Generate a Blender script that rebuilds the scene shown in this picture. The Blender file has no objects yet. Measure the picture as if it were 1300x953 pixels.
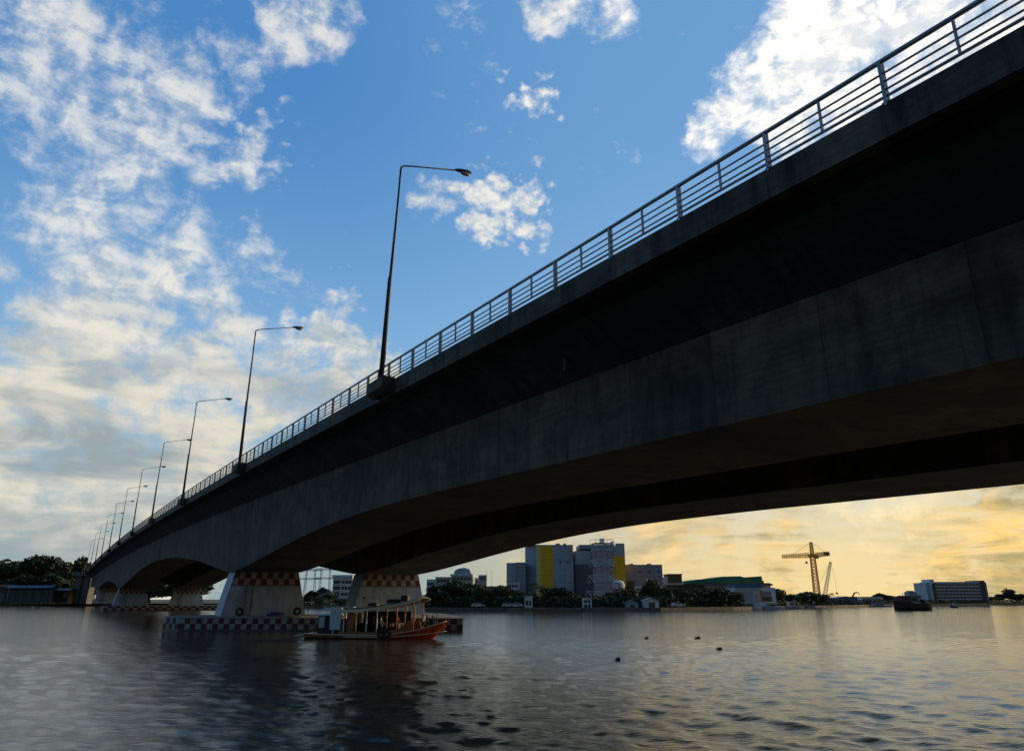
import bpy, bmesh, math, random
import numpy as np
from mathutils import Vector, Matrix, Quaternion
random.seed(11); rng = np.random.default_rng(5)
SC = bpy.context.scene
COL = SC.collection
R = math.radians
PI = math.pi

# ------------------------------------------------------------------ camera
F, PCX, PCY, HOR, CAMH = 973.6, 650.0, 431.0, 760.0, 2.7
PITCH = math.atan((HOR - PCY) / F)
cp, sp = math.cos(PITCH), math.sin(PITCH)
cam = bpy.data.cameras.new('camera'); camo = bpy.data.objects.new('camera', cam); COL.objects.link(camo)
camo.location = (0, 0, CAMH); camo.rotation_euler = (PI/2 + PITCH, 0, 0)
cam.sensor_width = 36; cam.lens = F/1300*36; cam.shift_y = -45.5/1300
cam.clip_start = .1; cam.clip_end = 9000
SC.camera = camo

def ray(x, y):
    u = (x-PCX)/F; v = (PCY-y)/F
    return Vector((u, cp - v*sp, sp + v*cp))
def at(x, y, Y):
    r = ray(x, y); k = Y/r.y
    return Vector((r.x*k, Y, CAMH + r.z*k))
def gx(x, Y): return at(x, HOR, Y).x          # a point near the horizon line
def hz(y, Y, x=650): return at(x, y, Y).z

# bridge frame: along = S, across = L
TH = R(-29.94)
def BP(S, L, Z=0): return Vector((S*math.sin(TH) + L*math.cos(TH), S*math.cos(TH) - L*math.sin(TH), Z))
BROT = PI/2 - TH                               # local x = S, local y = -L

# ------------------------------------------------------------------ object helpers
def tag(o, label=None, cat=None, group=None, kind=None):
    if label: o['label'] = label
    if cat: o['category'] = cat
    if group: o['group'] = group
    if kind: o['kind'] = kind
    return o
def empty(name, loc=(0,0,0), rz=0, label=None, cat=None, group=None):
    o = bpy.data.objects.new(name, None); COL.objects.link(o)
    o.location = loc; o.rotation_euler = (0,0,rz); o.empty_display_size = .3
    return tag(o, label, cat, group)
def copy_tree(o, parent=None):
    c = o.copy(); COL.objects.link(c); c.parent = parent
    for ch in list(o.children): copy_tree(ch, c)
    return c

class MB:
    def __init__(s): s.v = []; s.f = []; s.m = []; s.cur = 0; s.T = Matrix.Identity(4)
    def add(s, vs, fs, m=None):
        n = len(s.v); T = s.T
        s.v += [tuple(T @ Vector(p)) for p in vs]
        s.f += [tuple(n+i for i in f) for f in fs]
        s.m += [s.cur if m is None else m]*len(fs)
    def box(s, x0, x1, y0, y1, z0, z1, m=None):
        s.add([(x0,y0,z0),(x1,y0,z0),(x1,y1,z0),(x0,y1,z0),(x0,y0,z1),(x1,y0,z1),(x1,y1,z1),(x0,y1,z1)],
              [(0,3,2,1),(4,5,6,7),(0,1,5,4),(1,2,6,5),(2,3,7,6),(3,0,4,7)], m)
    def quad(s, a, b, c, d, m=None): s.add([a,b,c,d], [(0,1,2,3)], m)
    def prism(s, poly, z0, z1, m=None):
        n = len(poly)
        s.add([(p[0],p[1],z0) for p in poly]+[(p[0],p[1],z1) for p in poly],
              [tuple(reversed(range(n))), tuple(range(n,2*n))]+[(i,(i+1)%n,(i+1)%n+n,i+n) for i in range(n)], m)
    def loft(s, rings, cap=True, closed=True, m=None):
        n = len(rings[0]); vs = [p for r in rings for p in r]; fs = []
        for k in range(len(rings)-1):
            for i in range(n if closed else n-1):
                j = (i+1) % n
                fs.append((k*n+i, k*n+j, (k+1)*n+j, (k+1)*n+i))
        if cap and closed:
            fs.append(tuple(reversed(range(n)))); fs.append(tuple((len(rings)-1)*n+i for i in range(n)))
        s.add(vs, fs, m)
    def tube(s, pts, r, n=8, m=None):
        pts = [Vector(p) for p in pts]
        rr = r if isinstance(r, (list,tuple)) else [r]*len(pts)
        rings = []
        for i, p in enumerate(pts):
            d = (pts[min(i+1,len(pts)-1)] - pts[max(i-1,0)]).normalized()
            a = d.orthogonal().normalized() if i == 0 else (pa - d*pa.dot(d)).normalized()
            pa = a; b = d.cross(a)
            rings.append([tuple(p + (a*math.cos(2*PI*k/n) + b*math.sin(2*PI*k/n))*rr[i]) for k in range(n)])
        s.loft(rings, m=m)
    def bar(s, a, b, w, m=None): s.tube([a,b], w*.6, 4, m)
    def ell(s, c, r, nu=10, nv=6, m=None, zmin=-1):
        rings = []
        for j in range(nv+1):
            ph = -PI/2 + PI*j/nv
            z = max(math.sin(ph), zmin); q = max(math.cos(ph), .02)
            rings.append([(c[0]+r[0]*q*math.cos(2*PI*k/nu), c[1]+r[1]*q*math.sin(2*PI*k/nu), c[2]+r[2]*z) for k in range(nu)])
        s.loft(rings, m=m)
    def build(s, name, mats, parent=None, smooth=False):
        me = bpy.data.meshes.new(name); me.from_pydata(s.v, [], s.f)
        if not isinstance(mats, (list,tuple)): mats = [mats]
        for m in mats: me.materials.append(m)
        me.polygons.foreach_set('material_index', s.m)
        if smooth: me.polygons.foreach_set('use_smooth', [True]*len(s.f))
        bm = bmesh.new(); bm.from_mesh(me); bmesh.ops.recalc_face_normals(bm, faces=bm.faces); bm.to_mesh(me); bm.free()
        me.update()
        o = bpy.data.objects.new(name, me); COL.objects.link(o)
        if parent: o.parent = parent
        return o

# ------------------------------------------------------------------ node helpers
class NT:
    def __init__(s, t): s.t = t; s.t.nodes.clear()
    def n(s, typ, **k):
        x = s.t.nodes.new(typ)
        for a, b in k.items(): setattr(x, a, b)
        return x
    def put(s, sock, v):
        if isinstance(v, bpy.types.NodeSocket): s.t.links.new(v, sock)
        elif v is not None: sock.default_value = v
    def math(s, op, a, b=None, c=None, clamp=False):
        x = s.n('ShaderNodeMath', operation=op, use_clamp=clamp)
        s.put(x.inputs[0], a); s.put(x.inputs[1], b); s.put(x.inputs[2], c); return x.outputs[0]
    def vm(s, op, a, b=None, out=0):
        x = s.n('ShaderNodeVectorMath', operation=op); s.put(x.inputs[0], a); s.put(x.inputs[1], b); return x.outputs[out]
    def scale(s, a, f):
        x = s.n('ShaderNodeVectorMath', operation='SCALE'); s.put(x.inputs[0], a); s.put(x.inputs['Scale'], f); return x.outputs[0]
    def sep(s, v): x = s.n('ShaderNodeSeparateXYZ'); s.put(x.inputs[0], v); return x.outputs
    def comb(s, a, b, c):
        x = s.n('ShaderNodeCombineXYZ'); s.put(x.inputs[0], a); s.put(x.inputs[1], b); s.put(x.inputs[2], c); return x.outputs[0]
    def noise(s, v, sc, det=4, ro=.55, dist=0, out=0):
        x = s.n('ShaderNodeTexNoise'); s.put(x.inputs['Vector'], v); x.inputs['Scale'].default_value = sc
        x.inputs['Detail'].default_value = det; x.inputs['Roughness'].default_value = ro; x.inputs['Distortion'].default_value = dist
        return x.outputs[out]
    def ss(s, v, lo, hi, a=0., b=1., kind='SMOOTHSTEP'):
        x = s.n('ShaderNodeMapRange', interpolation_type=kind); s.put(x.inputs[0], v)
        s.put(x.inputs[1], lo); s.put(x.inputs[2], hi); s.put(x.inputs[3], a); s.put(x.inputs[4], b); return x.outputs[0]
    def mix(s, f, a, b, mode='MIX'):
        x = s.n('ShaderNodeMix', data_type='RGBA', blend_type=mode); s.put(x.inputs[0], f)
        s.put(x.inputs[6], a); s.put(x.inputs[7], b); return x.outputs[2]
def c4(c): return (c[0], c[1], c[2], 1.)

def mat(name, col, rough=.7, var=.25, scale=1.5, metal=0, bump=0, streak=0, spec=None, seam=0):
    m = bpy.data.materials.new(name); m.use_nodes = True; N = NT(m.node_tree)
    out = N.n('ShaderNodeOutputMaterial'); b = N.n('ShaderNodeBsdfPrincipled'); N.t.links.new(b.outputs[0], out.inputs[0])
    tc = N.n('ShaderNodeTexCoord').outputs['Object']
    f = N.noise(tc, scale, 5, .6)
    c = N.mix(N.ss(f, .3, .7), c4([q*(1-var) for q in col]), c4([min(1, q*(1+var)) for q in col]))
    if streak:
        sv = N.vm('MULTIPLY', tc, (3.0, 3.0, .18)); g = N.noise(sv, 1.2, 4, .6)
        c = N.mix(N.ss(g, .5, .75, 0, streak), c, c4([q*.35 for q in col]))
    if seam:
        X_, Y_, Z_ = N.sep(tc)
        for q_, w_ in ((X_, seam), (Z_, seam*1.7)):
            fr_ = N.math('FRACT', N.math('DIVIDE', q_, w_)); c = N.mix(N.ss(fr_, .0, .09, .38, 0), c, c4([q*.4 for q in col]))
        rn = N.noise(N.vm('MULTIPLY', tc, (1.2, 1.2, .07)), 1., 4, .6); c = N.mix(N.ss(rn, .5, .72, 0, .35), c, c4([q*.5 for q in col]))
    N.put(b.inputs['Base Color'], c); b.inputs['Roughness'].default_value = rough; b.inputs['Metallic'].default_value = metal
    if spec is not None: b.inputs['Specular IOR Level'].default_value = spec
    if bump:
        bp = N.n('ShaderNodeBump'); bp.inputs['Strength'].default_value = bump; bp.inputs['Distance'].default_value = .05
        N.put(bp.inputs['Height'], N.noise(tc, scale*6, 4, .6)); N.t.links.new(bp.outputs[0], b.inputs['Normal'])
    return m

# bridge concrete: formwork joints, per-pour tone, run-off streaks, board marks
def bridge_concrete(name, col, seg=3.8, off=.4, joint=1, streaky=1., jw=1.):
    m = bpy.data.materials.new(name); m.use_nodes = True; N = NT(m.node_tree)
    out = N.n('ShaderNodeOutputMaterial'); b = N.n('ShaderNodeBsdfPrincipled'); N.t.links.new(b.outputs[0], out.inputs[0])
    tc = N.n('ShaderNodeTexCoord').outputs['Object']; X, Y, Z = N.sep(tc)
    t = N.math('DIVIDE', N.math('SUBTRACT', X, off), seg)
    fl = N.math('FLOOR', t); fr = N.math('FRACT', t)
    wn = N.n('ShaderNodeTexWhiteNoise', noise_dimensions='1D'); N.put(wn.inputs['W'], fl)
    tone = N.ss(wn.outputs[0], 0, 1, .72, 1.22, 'LINEAR')
    big = N.ss(N.noise(tc, .45, 8, .68, .5), .34, .66, .45, 1.5)
    sv = N.comb(N.math('MULTIPLY', X, 2.2), N.math('MULTIPLY', Y, .5), N.math('MULTIPLY', Z, .22))
    st = N.ss(N.noise(sv, 1.0, 6, .65, .3), .45, .68, 1.0, 1-.62*streaky)
    bo = N.ss(N.noise(N.comb(N.math('MULTIPLY', X, .25), N.math('MULTIPLY', Y, 9), N.math('MULTIPLY', Z, 9)), .9, 3, .6), .35, .65, .85, 1.12)
    k = N.math('MULTIPLY', N.math('MULTIPLY', tone, big), N.math('MULTIPLY', st, bo))
    if joint:
        jd = N.math('MINIMUM', fr, N.math('SUBTRACT', 1., fr))
        k = N.math('MULTIPLY', k, N.ss(jd, .003*jw, .009*jw, .45, 1.))
    c = N.vm('MULTIPLY', N.comb(k, k, k), tuple(col))
    N.put(b.inputs['Base Color'], c); b.inputs['Roughness'].default_value = .85
    bp = N.n('ShaderNodeBump'); bp.inputs['Strength'].default_value = .35; bp.inputs['Distance'].default_value = .03
    N.put(bp.inputs['Height'], N.noise(tc, 7, 5, .6)); N.t.links.new(bp.outputs[0], b.inputs['Normal'])
    return m

M = {}
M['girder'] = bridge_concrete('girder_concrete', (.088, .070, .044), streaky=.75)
M['soffit'] = bridge_concrete('board_marked_soffit_painted_light', (.40,.26,.17), seg=7.6, off=1.9, streaky=.5, jw=1.3)  # girder concrete with the warm light off the water put into its colour
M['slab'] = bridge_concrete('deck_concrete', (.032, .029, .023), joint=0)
M['edge'] = bridge_concrete('edge_beam_concrete', (.088, .074, .052), seg=12.2, off=4.4, streaky=1.4)
M['asphalt'] = mat('asphalt', (.05, .05, .05), .9, .2, 3)
M['steel'] = mat('galvanised_steel', (.22, .25, .28), .42, .2, 3, metal=.6)
M['pole'] = mat('weathered_pole_steel', (.05, .05, .052), .6, .2, 2, metal=.2)
M['lamp_glass'] = mat('lamp_glass', (.35, .33, .3), .25, .1, 3)
M['white'] = mat('weathered_white_paint', (.55, .57, .56), .65, .15, 1.2, streak=.5)
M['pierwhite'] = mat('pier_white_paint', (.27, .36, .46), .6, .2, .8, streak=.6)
M['red'] = mat('faded_red_paint', (.10, .022, .02), .7, .45, 2.5, streak=.4)
M['cream'] = mat('checker_cream_paint', (.31, .29, .25), .7, .4, 2.5, streak=.4)
M['wet'] = mat('wet_algae_concrete', (.05, .05, .035), .4, .3, 3)
M['conc'] = mat('old_concrete', (.17, .165, .15), .85, .25, 1.5, bump=.4, streak=.5)
M['rustpipe'] = mat('rusty_pipe', (.09,.04,.03), .7, .3, 2)
M['tyre'] = mat('tyre_rubber', (.015, .015, .015), .8, .2, 3)
M['leaf'] = mat('leaf_green', (.05, .085, .025), .75, .45, .5)
M['leafdark'] = mat('leaf_dark_green', (.03, .055, .02), .8, .4, .5)
M['leafolive'] = mat('leaf_olive', (.07, .085, .03), .75, .4, .5)
M['bark'] = mat('bark', (.07, .05, .035), .9, .3, 4)
M['grass'] = mat('bank_grass', (.06, .075, .03), .95, .5, .08)
M['dirt'] = mat('bank_dirt', (.14, .11, .075), .95, .3, .6)

# ------------------------------------------------------------------ bridge profile
_tS = np.array([-60,-15,5,14,26,35,69,104,137,172,206,240,275,309,343,368,400])
_tZ = np.array([9.9,11.35,12.02,12.27,12.6,12.86,13.72,14.35,14.8,15.12,15.25,15.2,15.0,14.68,14.25,13.9,13.35])
_pc = np.polyfit(_tS, _tZ, 4)
def ZT(S): return float(np.polyval(_pc, S))
_bS = [-60,-20,7,17,33,42,48,55,64,72,79,83,85,91,98,107,120,134,149,162,176,191,205,218,227,230,234,241,252,265,285,304,312,320,332,345,362,378,400]
_bZ = [6.6,7.0,7.15,7.35,7.65,7.7,7.6,7.3,6.67,6.0,5.45,5.27,5.27,5.78,6.5,7.3,8.2,8.78,9.0,8.93,8.45,7.55,6.5,5.65,5.27,5.27,5.6,6.4,7.1,7.6,7.9,7.6,7.0,6.3,5.9,6.6,7.3,7.5,7.5]
def ZB(S):
    # smooth interpolation (average of three samples) keeps the haunch curved
    return float(np.mean([np.interp(S+q, _bS, _bZ) for q in (-2.2, 0, 2.2)])) if not (80.8 < S < 87.2 or 226 < S < 231) else float(np.interp(S, _bS, _bZ))
SS = list(np.arange(-40, 110, 1.5)) + list(np.arange(110, 391, 3.0))
bridge = empty('road_bridge', (0,0,0), BROT, 'long grey concrete twin box girder road bridge arching over the river', 'bridge')
def strip(prof, name, m, samples=SS, cap=True, smooth=False):
    mb = MB(); mb.loft([[(S, -l, z) for l, z in prof(S)] for S in samples], cap=cap); return mb.build(name, m, bridge, smooth)
strip(lambda S: [(13.25,ZT(S)-.12),(13.25,ZT(S)-.72),(14.0,ZT(S)-.9),(15.68,ZT(S)-2.2),(22.32,ZT(S)-2.2),(24.2,ZT(S)-.95),(27.1,ZT(S)-.95),(28.98,ZT(S)-2.2),(35.52,ZT(S)-2.2),(37.2,ZT(S)-.9),(37.95,ZT(S)-.72),(37.95,ZT(S)-.12)], 'deck_slab', M['slab'])
strip(lambda S: [(13.6,ZT(S)-.116),(13.6,ZT(S)-.06),(37.6,ZT(S)-.06),(37.6,ZT(S)-.116)], 'road_surface', M['asphalt'])
for l0 in (15.7, 29.0):
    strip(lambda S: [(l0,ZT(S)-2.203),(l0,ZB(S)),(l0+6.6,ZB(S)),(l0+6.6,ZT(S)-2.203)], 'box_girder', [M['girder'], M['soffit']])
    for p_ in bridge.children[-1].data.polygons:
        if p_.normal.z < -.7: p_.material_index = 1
for l0, l1 in ((12.95, 13.3), (37.9, 38.25)):
    strip(lambda S: [(l0,ZT(S)),(l0,ZT(S)-.76),(l1,ZT(S)-.76),(l1,ZT(S))], 'edge_beam', M['edge'])
LS = [34.9 + 34.15*i for i in range(11)]
for S in LS:
    z = ZT(S); mb = MB()
    mb.loft([[(S-1.05,-y,z-.66) for y in (12.55,12.94)]+[(S+1.05,-y,z-.66) for y in (12.94,12.55)],
             [(S-1.05,-y,z-.5) for y in (12.3,12.94)]+[(S+1.05,-y,z-.5) for y in (12.94,12.3)],
             [(S-1.05,-y,z+.04) for y in (12.3,12.94)]+[(S+1.05,-y,z+.04) for y in (12.94,12.3)]])
    mb.build('lamp_bracket', M['edge'], bridge)
# sunlit kerb line inside the rail
strip(lambda S: [(13.305,ZT(S)+.02),(13.305,ZT(S)-.11),(13.55,ZT(S)-.11),(13.55,ZT(S)+.02)], 'kerb', M['conc'])
# drain outlets under the cantilever
for S in (22.0, 51.5, 116):
    mb = MB(); mb.tube([(S,-14.9,ZT(S)-1.3),(S,-14.9,ZT(S)-2.05)], .09, 8); mb.build('drain_pipe', M['pole'], bridge)

# ------------------------------------------------------------------ railing
rail = empty('bridge_railing', (0,0,0), BROT, 'grey steel post and rail parapet along the near edge of the concrete bridge', 'railing')
RS = [s for s in np.arange(-12, 110, 1.5)] + list(np.arange(110, 388, 3.0))
def railbar(h, r, name, n=6, off=0):
    mb = MB(); mb.tube([(S, -12.99-off, ZT(S)+h) for S in RS], r, n); return mb.build(name, M['steel'], rail, True)
railbar(.97, .055, 'top_rail', 8)
for h in (.30, .49, .68): railbar(h, .024, 'middle_rail')
railbar(.15, .035, 'bottom_rail')
ms = [7.53 + 3.035*i for i in range(-6, 125)]
def mpost(mb, S):
    z = ZT(S); mb.box(S-.035, S+.035, -13.06, -12.93, z-.07, z+.95); mb.box(S-.09, S+.09, -13.14, -12.952, z+.001, z+.03)
def tpost(mb, S):
    z = ZT(S); mb.box(S-.02, S+.02, -13.02, -12.96, z+.13, z+.95)
for nm, fn, o in (('main_post', mpost, 0), ('thin_post', tpost, 1.52)):
    near = [s+o for s in ms[2:]][:92]; far = [s+o for s in ms if s+o not in near and s+o < 387]
    for S in near:
        mb = MB(); fn(mb, S); mb.build(nm, M['steel'], rail)
    mb = MB()
    for S in far: fn(mb, S)
    tag(mb.build('far_'+nm+'s', M['steel'], rail), kind='stuff')

# ------------------------------------------------------------------ street lamps on the bridge
def make_lamp():
    r = empty('street_lamp')
    mb = MB(); H = 12.3
    mb.tube([(0,0,.05),(0,0,H*.45),(0,-.02,H*.46),(.0,-.06,H*.8),(0,-.06,H-.25)], [.135,.105,.085,.06,.055], 10)
    mb.build('pole', M['pole'], r, True)
    mb = MB(); mb.box(-.25,.25,-.25,.25,0,.05); mb.box(-.16,.16,-.16,.16,.05,.14); mb.build('base_plate', M['pole'], r)
    mb = MB(); mb.tube([(0,-.06,H-.25),(0,-.09,H-.06),(0,-.25,H+.04),(0,-.6,H+.15),(0,-3.5,H+.85)], [.055,.05,.045,.042,.04], 8)
    mb.build('arm', M['pole'], r, True)
    mb = MB()
    prof = [(0,.06,.05),(.15,.12,.10),(.4,.17,.13),(.75,.19,.13),(.95,.14,.09),(1.05,.05,.04)]
    mb.loft([[(w*math.cos(a), -3.3-d, H+.84+.1*d+h*math.sin(a)*(.7 if math.sin(a) < 0 else 1)) for a in [2*PI*k/10 for k in range(10)]] for d, w, h in prof])
    hd = mb.build('lamp_head', M['pole'], r, True)
    mb = MB(); mb.ell((0,-3.95,H+.78),(.15,.32,.12), 10, 6); mb.build('lens', M['lamp_glass'], hd, True)
    mb = MB(); mb.box(-.06,.06,-.12,-.10-.03,1.0,1.55); mb.build('access_door', M['steel'], r)
    return r
lamp = make_lamp()
ORD = ['first and largest street lamp counted from the open river end, on its own concrete bracket',
 'second street lamp on the bridge edge, next beyond the largest one', 'third street lamp along the bridge edge, beyond the two tallest ones',
 'fourth street lamp along the bridge edge, its head almost touching the third pole', 'fifth street lamp along the bridge edge counted from the largest',
 'sixth street lamp along the bridge edge counted from the largest', 'seventh street lamp along the bridge edge counted from the largest',
 'eighth street lamp along the bridge edge, small against the pale sky', 'ninth street lamp along the bridge edge, third from the far end',
 'tenth street lamp, last but one towards the far left bank', 'farthest and smallest street lamp, above the left bank trees']
for i, S in enumerate(LS):
    o = lamp if i == 0 else copy_tree(lamp)
    o.location = BP(S, 12.62, ZT(S)+.04); o.rotation_euler = (0, 0, BROT)
    # the poles of the photo are not perfectly plumb
    o.rotation_euler[0] = R([1.9,.2,.4,.6,.3,.2,.2,.3,.2,.3,.3][i])
    tag(o, ORD[i], 'street lamp', 'street lamps along the bridge')

# ------------------------------------------------------------------ piers and pier platforms
def checker_side(mb, a, b, z0, z1, n, rows, out, bat=None):
    a = Vector(a); b = Vector(b)
    for r in range(rows):
        za = z0+(z1-z0)*r/rows; zb = z0+(z1-z0)*(r+1)/rows
        for k in range(n):
            p = a.lerp(b, k/n); q = a.lerp(b, (k+1)/n)
            mb.quad((p.x+out[0],p.y+out[1],za),(q.x+out[0],q.y+out[1],za),(q.x+out[0],q.y+out[1],zb),(p.x+out[0],p.y+out[1],zb), (k+r) % 2)
def pier(S, L0, L1, label, z0=1.1, z1=5.24, th=3.2, extras=True):
    o = empty('bridge_pier', BP(S, (L0+L1)/2, z0), BROT, label, 'bridge pier', 'battered piers under the bridge')
    w = (L1-L0)/2; H = z1-z0; bt = 1.0; t = th/2
    def sec(z): k = 1-z/H; return [(-t-.1*k,-w-bt*k,z),(t+.1*k,-w-bt*k,z),(t+.1*k,w+bt*k,z),(-t-.1*k,w+bt*k,z)]
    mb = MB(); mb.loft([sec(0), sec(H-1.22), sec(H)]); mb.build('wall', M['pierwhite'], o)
    # checker band: squares on both broad faces
    mb = MB(); zb = H-1.2; n = 12
    for s in (-1, 1):
        for r in range(2):
            for k in range(n):
                cs = []
                for kk, z in ((k, zb+.6*r),(k+1, zb+.6*r),(k+1, zb+.6*r+.58),(k, zb+.6*r+.58)):
                    kz = 1-z/H; ww = w+bt*kz
                    cs.append((s*(t+.1*kz+.006), -ww+2*ww*kk/n, z))
                mb.quad(*cs, (k+r) % 2)
    mb.build('checker_band', [M['red'], M['cream']], o)
    mb = MB()
    for s in (-1, 1):
        kz = 1-(zb-.06)/H; mb.box(min(s*(t+.1*kz), s*(t+.1*kz+.02)), max(s*(t+.1*kz), s*(t+.1*kz+.02)), -w-bt*kz, w+bt*kz, zb-.1, zb-.02)
    mb.build('red_stripe', M['red'], o)
    mb = MB(); mb.box(-t-.25, t+.25, -w+.25, w-.25, H+.003, H+.12); mb.build('bearing_shelf', M['conc'], o)
    if extras:
        for y in (w-1.15, w-1.75):
            mb = MB(); mb.tube([(-t-.22, y, .02), (-t-.14, y, zb-.1)], .05, 8); mb.build('drain_pipe', M['rustpipe'], o)
    return o
P1 = 84
pier(P1, 15.85, 22.15, 'white pier with red and white checker band, nearest pier left of the boat')
pier(P1, 29.15, 35.45, 'checker topped pier directly behind the wooden boat', extras=False)
P2 = 228.5
pier(P2, 15.85, 22.15, 'farther pier seen through the side arch, left one of the pair', z1=5.24)
pier(P2, 29.15, 35.45, 'farther pier seen through the side arch, right one of the pair', z1=5.24)
pier(322, 15.85, 22.15, 'small distant pier in the shadow of the last arch', z1=6.2)

def platform(poly, label, top=1.12, sq=.53):
    o = empty('pier_platform', BP(poly[0][0], poly[0][1]), BROT, label, 'pier platform', 'checker painted pier platforms in the river')
    p0 = poly[0]; P = [(S-p0[0], -(L-p0[1])) for S, L in poly]
    mb = MB(); mb.prism(P, -.8, top); mb.build('concrete_cap', M['conc'], o)
    mb = MB(); wt = MB(); n = len(P)
    cx = sum(p[0] for p in P)/n; cy = sum(p[1] for p in P)/n
    for i in range(n):
        a = Vector(P[i]); b = Vector(P[(i+1)%n]); e = (b-a); L = e.length; nn = Vector((e.y,-e.x)).normalized()
        if nn.dot(Vector(((a.x+b.x)/2-cx,(a.y+b.y)/2-cy))) < 0: nn = -nn
        checker_side(mb, a, b, .14, top-.06, max(1, round(L/sq)), 2, nn*.012)
        wt.quad((a.x+nn.x*.014,a.y+nn.y*.014,-.3),(b.x+nn.x*.014,b.y+nn.y*.014,-.3),(b.x+nn.x*.014,b.y+nn.y*.014,.139),(a.x+nn.x*.014,a.y+nn.y*.014,.139))
    mb.build('checker_paint', [M['red'], M['cream']], o); wt.build('waterline_stain', M['wet'], o)
    return o
platform([(78.5,10.7),(63.6,31.7),(70,34.6),(86,40),(90,38),(90.5,12.0),(81,9.7)], 'red and white checkered platform under the nearest white pier and behind the boat')
platform([(223,12.6),(219,41),(235,42),(235,14),(226,12.2)], 'farther low checkered platform seen through the side arch', sq=.95)

def tyre(S, L, z, label):
    mb = MB(); rings = []
    for k in range(16):
        a = 2*PI*k/16; c = Vector((0, math.cos(a)*.3, math.sin(a)*.3))
        d = c.normalized(); rings.append([tuple(c + d*math.cos(b)*.12 + Vector((1,0,0))*math.sin(b)*.12) for b in [2*PI*j/8 for j in range(8)]])
    mb.loft(rings+[rings[0]], cap=False); o = mb.build('tyre', M['tyre'], None, True); o.location = BP(S, L, z+.42); o.rotation_euler = (0,R(-12),BROT)
    tag(o, label, 'tyre', 'tyres on the pier platform')
tyre(81.6, 16.5, 1.12, 'black tyre leaning on the nearest white pier, left of its pipes')
tyre(81.6, 22.1, 1.12, 'black tyre leaning at the right foot of the nearest white pier')
M['blue'] = mat('blue_tarpaulin', (.02,.06,.22), .5, .3, 3)
mb = MB()
mb.ell((0,0,0),(.55,1.0,.36),16,8,zmin=0); o = mb.build('tarpaulin', M['blue'], None, True); o.location = BP(80.9,19.9,1.12); o.rotation_euler=(0,0,BROT)
for v in o.data.vertices: v.co.z += .05*math.sin(v.co.y*9)*(v.co.z>.05)
tag(o, 'dark blue tarpaulin heap on the platform beside the nearest white pier', 'tarpaulin')

# ------------------------------------------------------------------ wooden passenger boat
M['orange'] = mat('orange_varnished_wood', (.34,.12,.035), .4, .35, 2.5, streak=.4)
M['redhull'] = mat('red_hull_paint', (.42,.04,.02), .4, .2, 2)
M['darkhull'] = mat('dark_hull_bottom', (.06,.03,.02), .5, .3, 2)
M['trimwhite'] = mat('cream_trim_paint', (.80,.75,.58), .5, .12, 2)
M['roofgrey'] = mat('roof_canvas', (.10,.10,.095), .8, .3, 2)
M['curtain'] = mat('pale_blue_curtain', (.60,.74,.82), .8, .12, 3)
M['navy'] = mat('navy_paint', (.03,.06,.16), .5, .2, 2)
M['inside'] = mat('dark_cabin_wood', (.05,.03,.02), .7, .3, 2)
M['skin'] = mat('skin', (.30,.17,.11), .6, .08, 5)
M['clothdark'] = mat('dark_clothes', (.03,.03,.04), .9, .3, 5)
M['clothwhite'] = mat('white_shirt', (.6,.6,.58), .9, .1, 5)
M['clothred'] = mat('red_shirt', (.3,.04,.04), .9, .2, 5)
bA = at(392, 806, 60.5); bB = at(566, 806, 58.5)
blen = (bB-bA).length; brz = math.atan2(bB.y-bA.y, bB.x-bA.x)
boat = empty('passenger_boat', (bA.x, bA.y, 0), brz, 'orange and red wooden river boat with long curved roof moored before the checkered pier', 'boat')
BL = blen; BW = 1.25
def sheer(u): return .26 + .10*(1-u)**3 + .95*max(0,(u-.45)/.55)**2.2
def halfw(u): return BW*max(.03, (1-max(0,(u-.55)/.45)**2.2))*(1-.35*max(0,(.15-u)/.15))
def hull_ring(u):
    x = u*BL; w = halfw(u); s = sheer(u)
    xo = .0
    keel = -.35 + 1.1*max(0,(u-.82)/.18)**1.6*(s+.1)
    return [(x,-w,s),(x,-w*.93,s*.45+keel*.2),(x,-w*.7,min(-.1,keel*.6) if u<.85 else keel+.12),(x,0,keel),(x,w*.7,min(-.1,keel*.6) if u<.85 else keel+.12),(x,w*.93,s*.45+keel*.2),(x,w,s)]
us = np.linspace(0,1,34)
mb = MB(); rs = [hull_ring(u) for u in us]
mb.loft(rs, cap=False, closed=False); mb.add(rs[0], [tuple(range(7))])
# lower front strakes red, aft part orange wood
hull = mb.build('hull', [M['orange'], M['redhull'], M['darkhull']], boat, True)
for p in hull.data.polygons:
    c = p.center; p.material_index = 2 if (c.z < .06 and c.x < BL*.55) else (1 if c.x > BL*.58 else 0)
mb = MB(); mb.loft([[(u*BL,-halfw(u)*.94,sheer(u)-.12),(u*BL,halfw(u)*.94,sheer(u)-.12)] for u in us], cap=False, closed=False); mb.build('deck', M['inside'], boat)
mb = MB()
for s in (-1,1):
    mb.tube([(u*BL, s*(halfw(u)+.015), sheer(u)-.02) for u in us], .035, 6)
mb.build('gunwale', M['trimwhite'], boat, True)
mb = MB()
for s in (-1,1): mb.tube([(u*BL, s*(halfw(u)*.97+.03), sheer(u)*.42+.02) for u in us[10:]], .03, 6)
mb.build('rubbing_strake', M['trimwhite'], boat, True)
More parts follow.
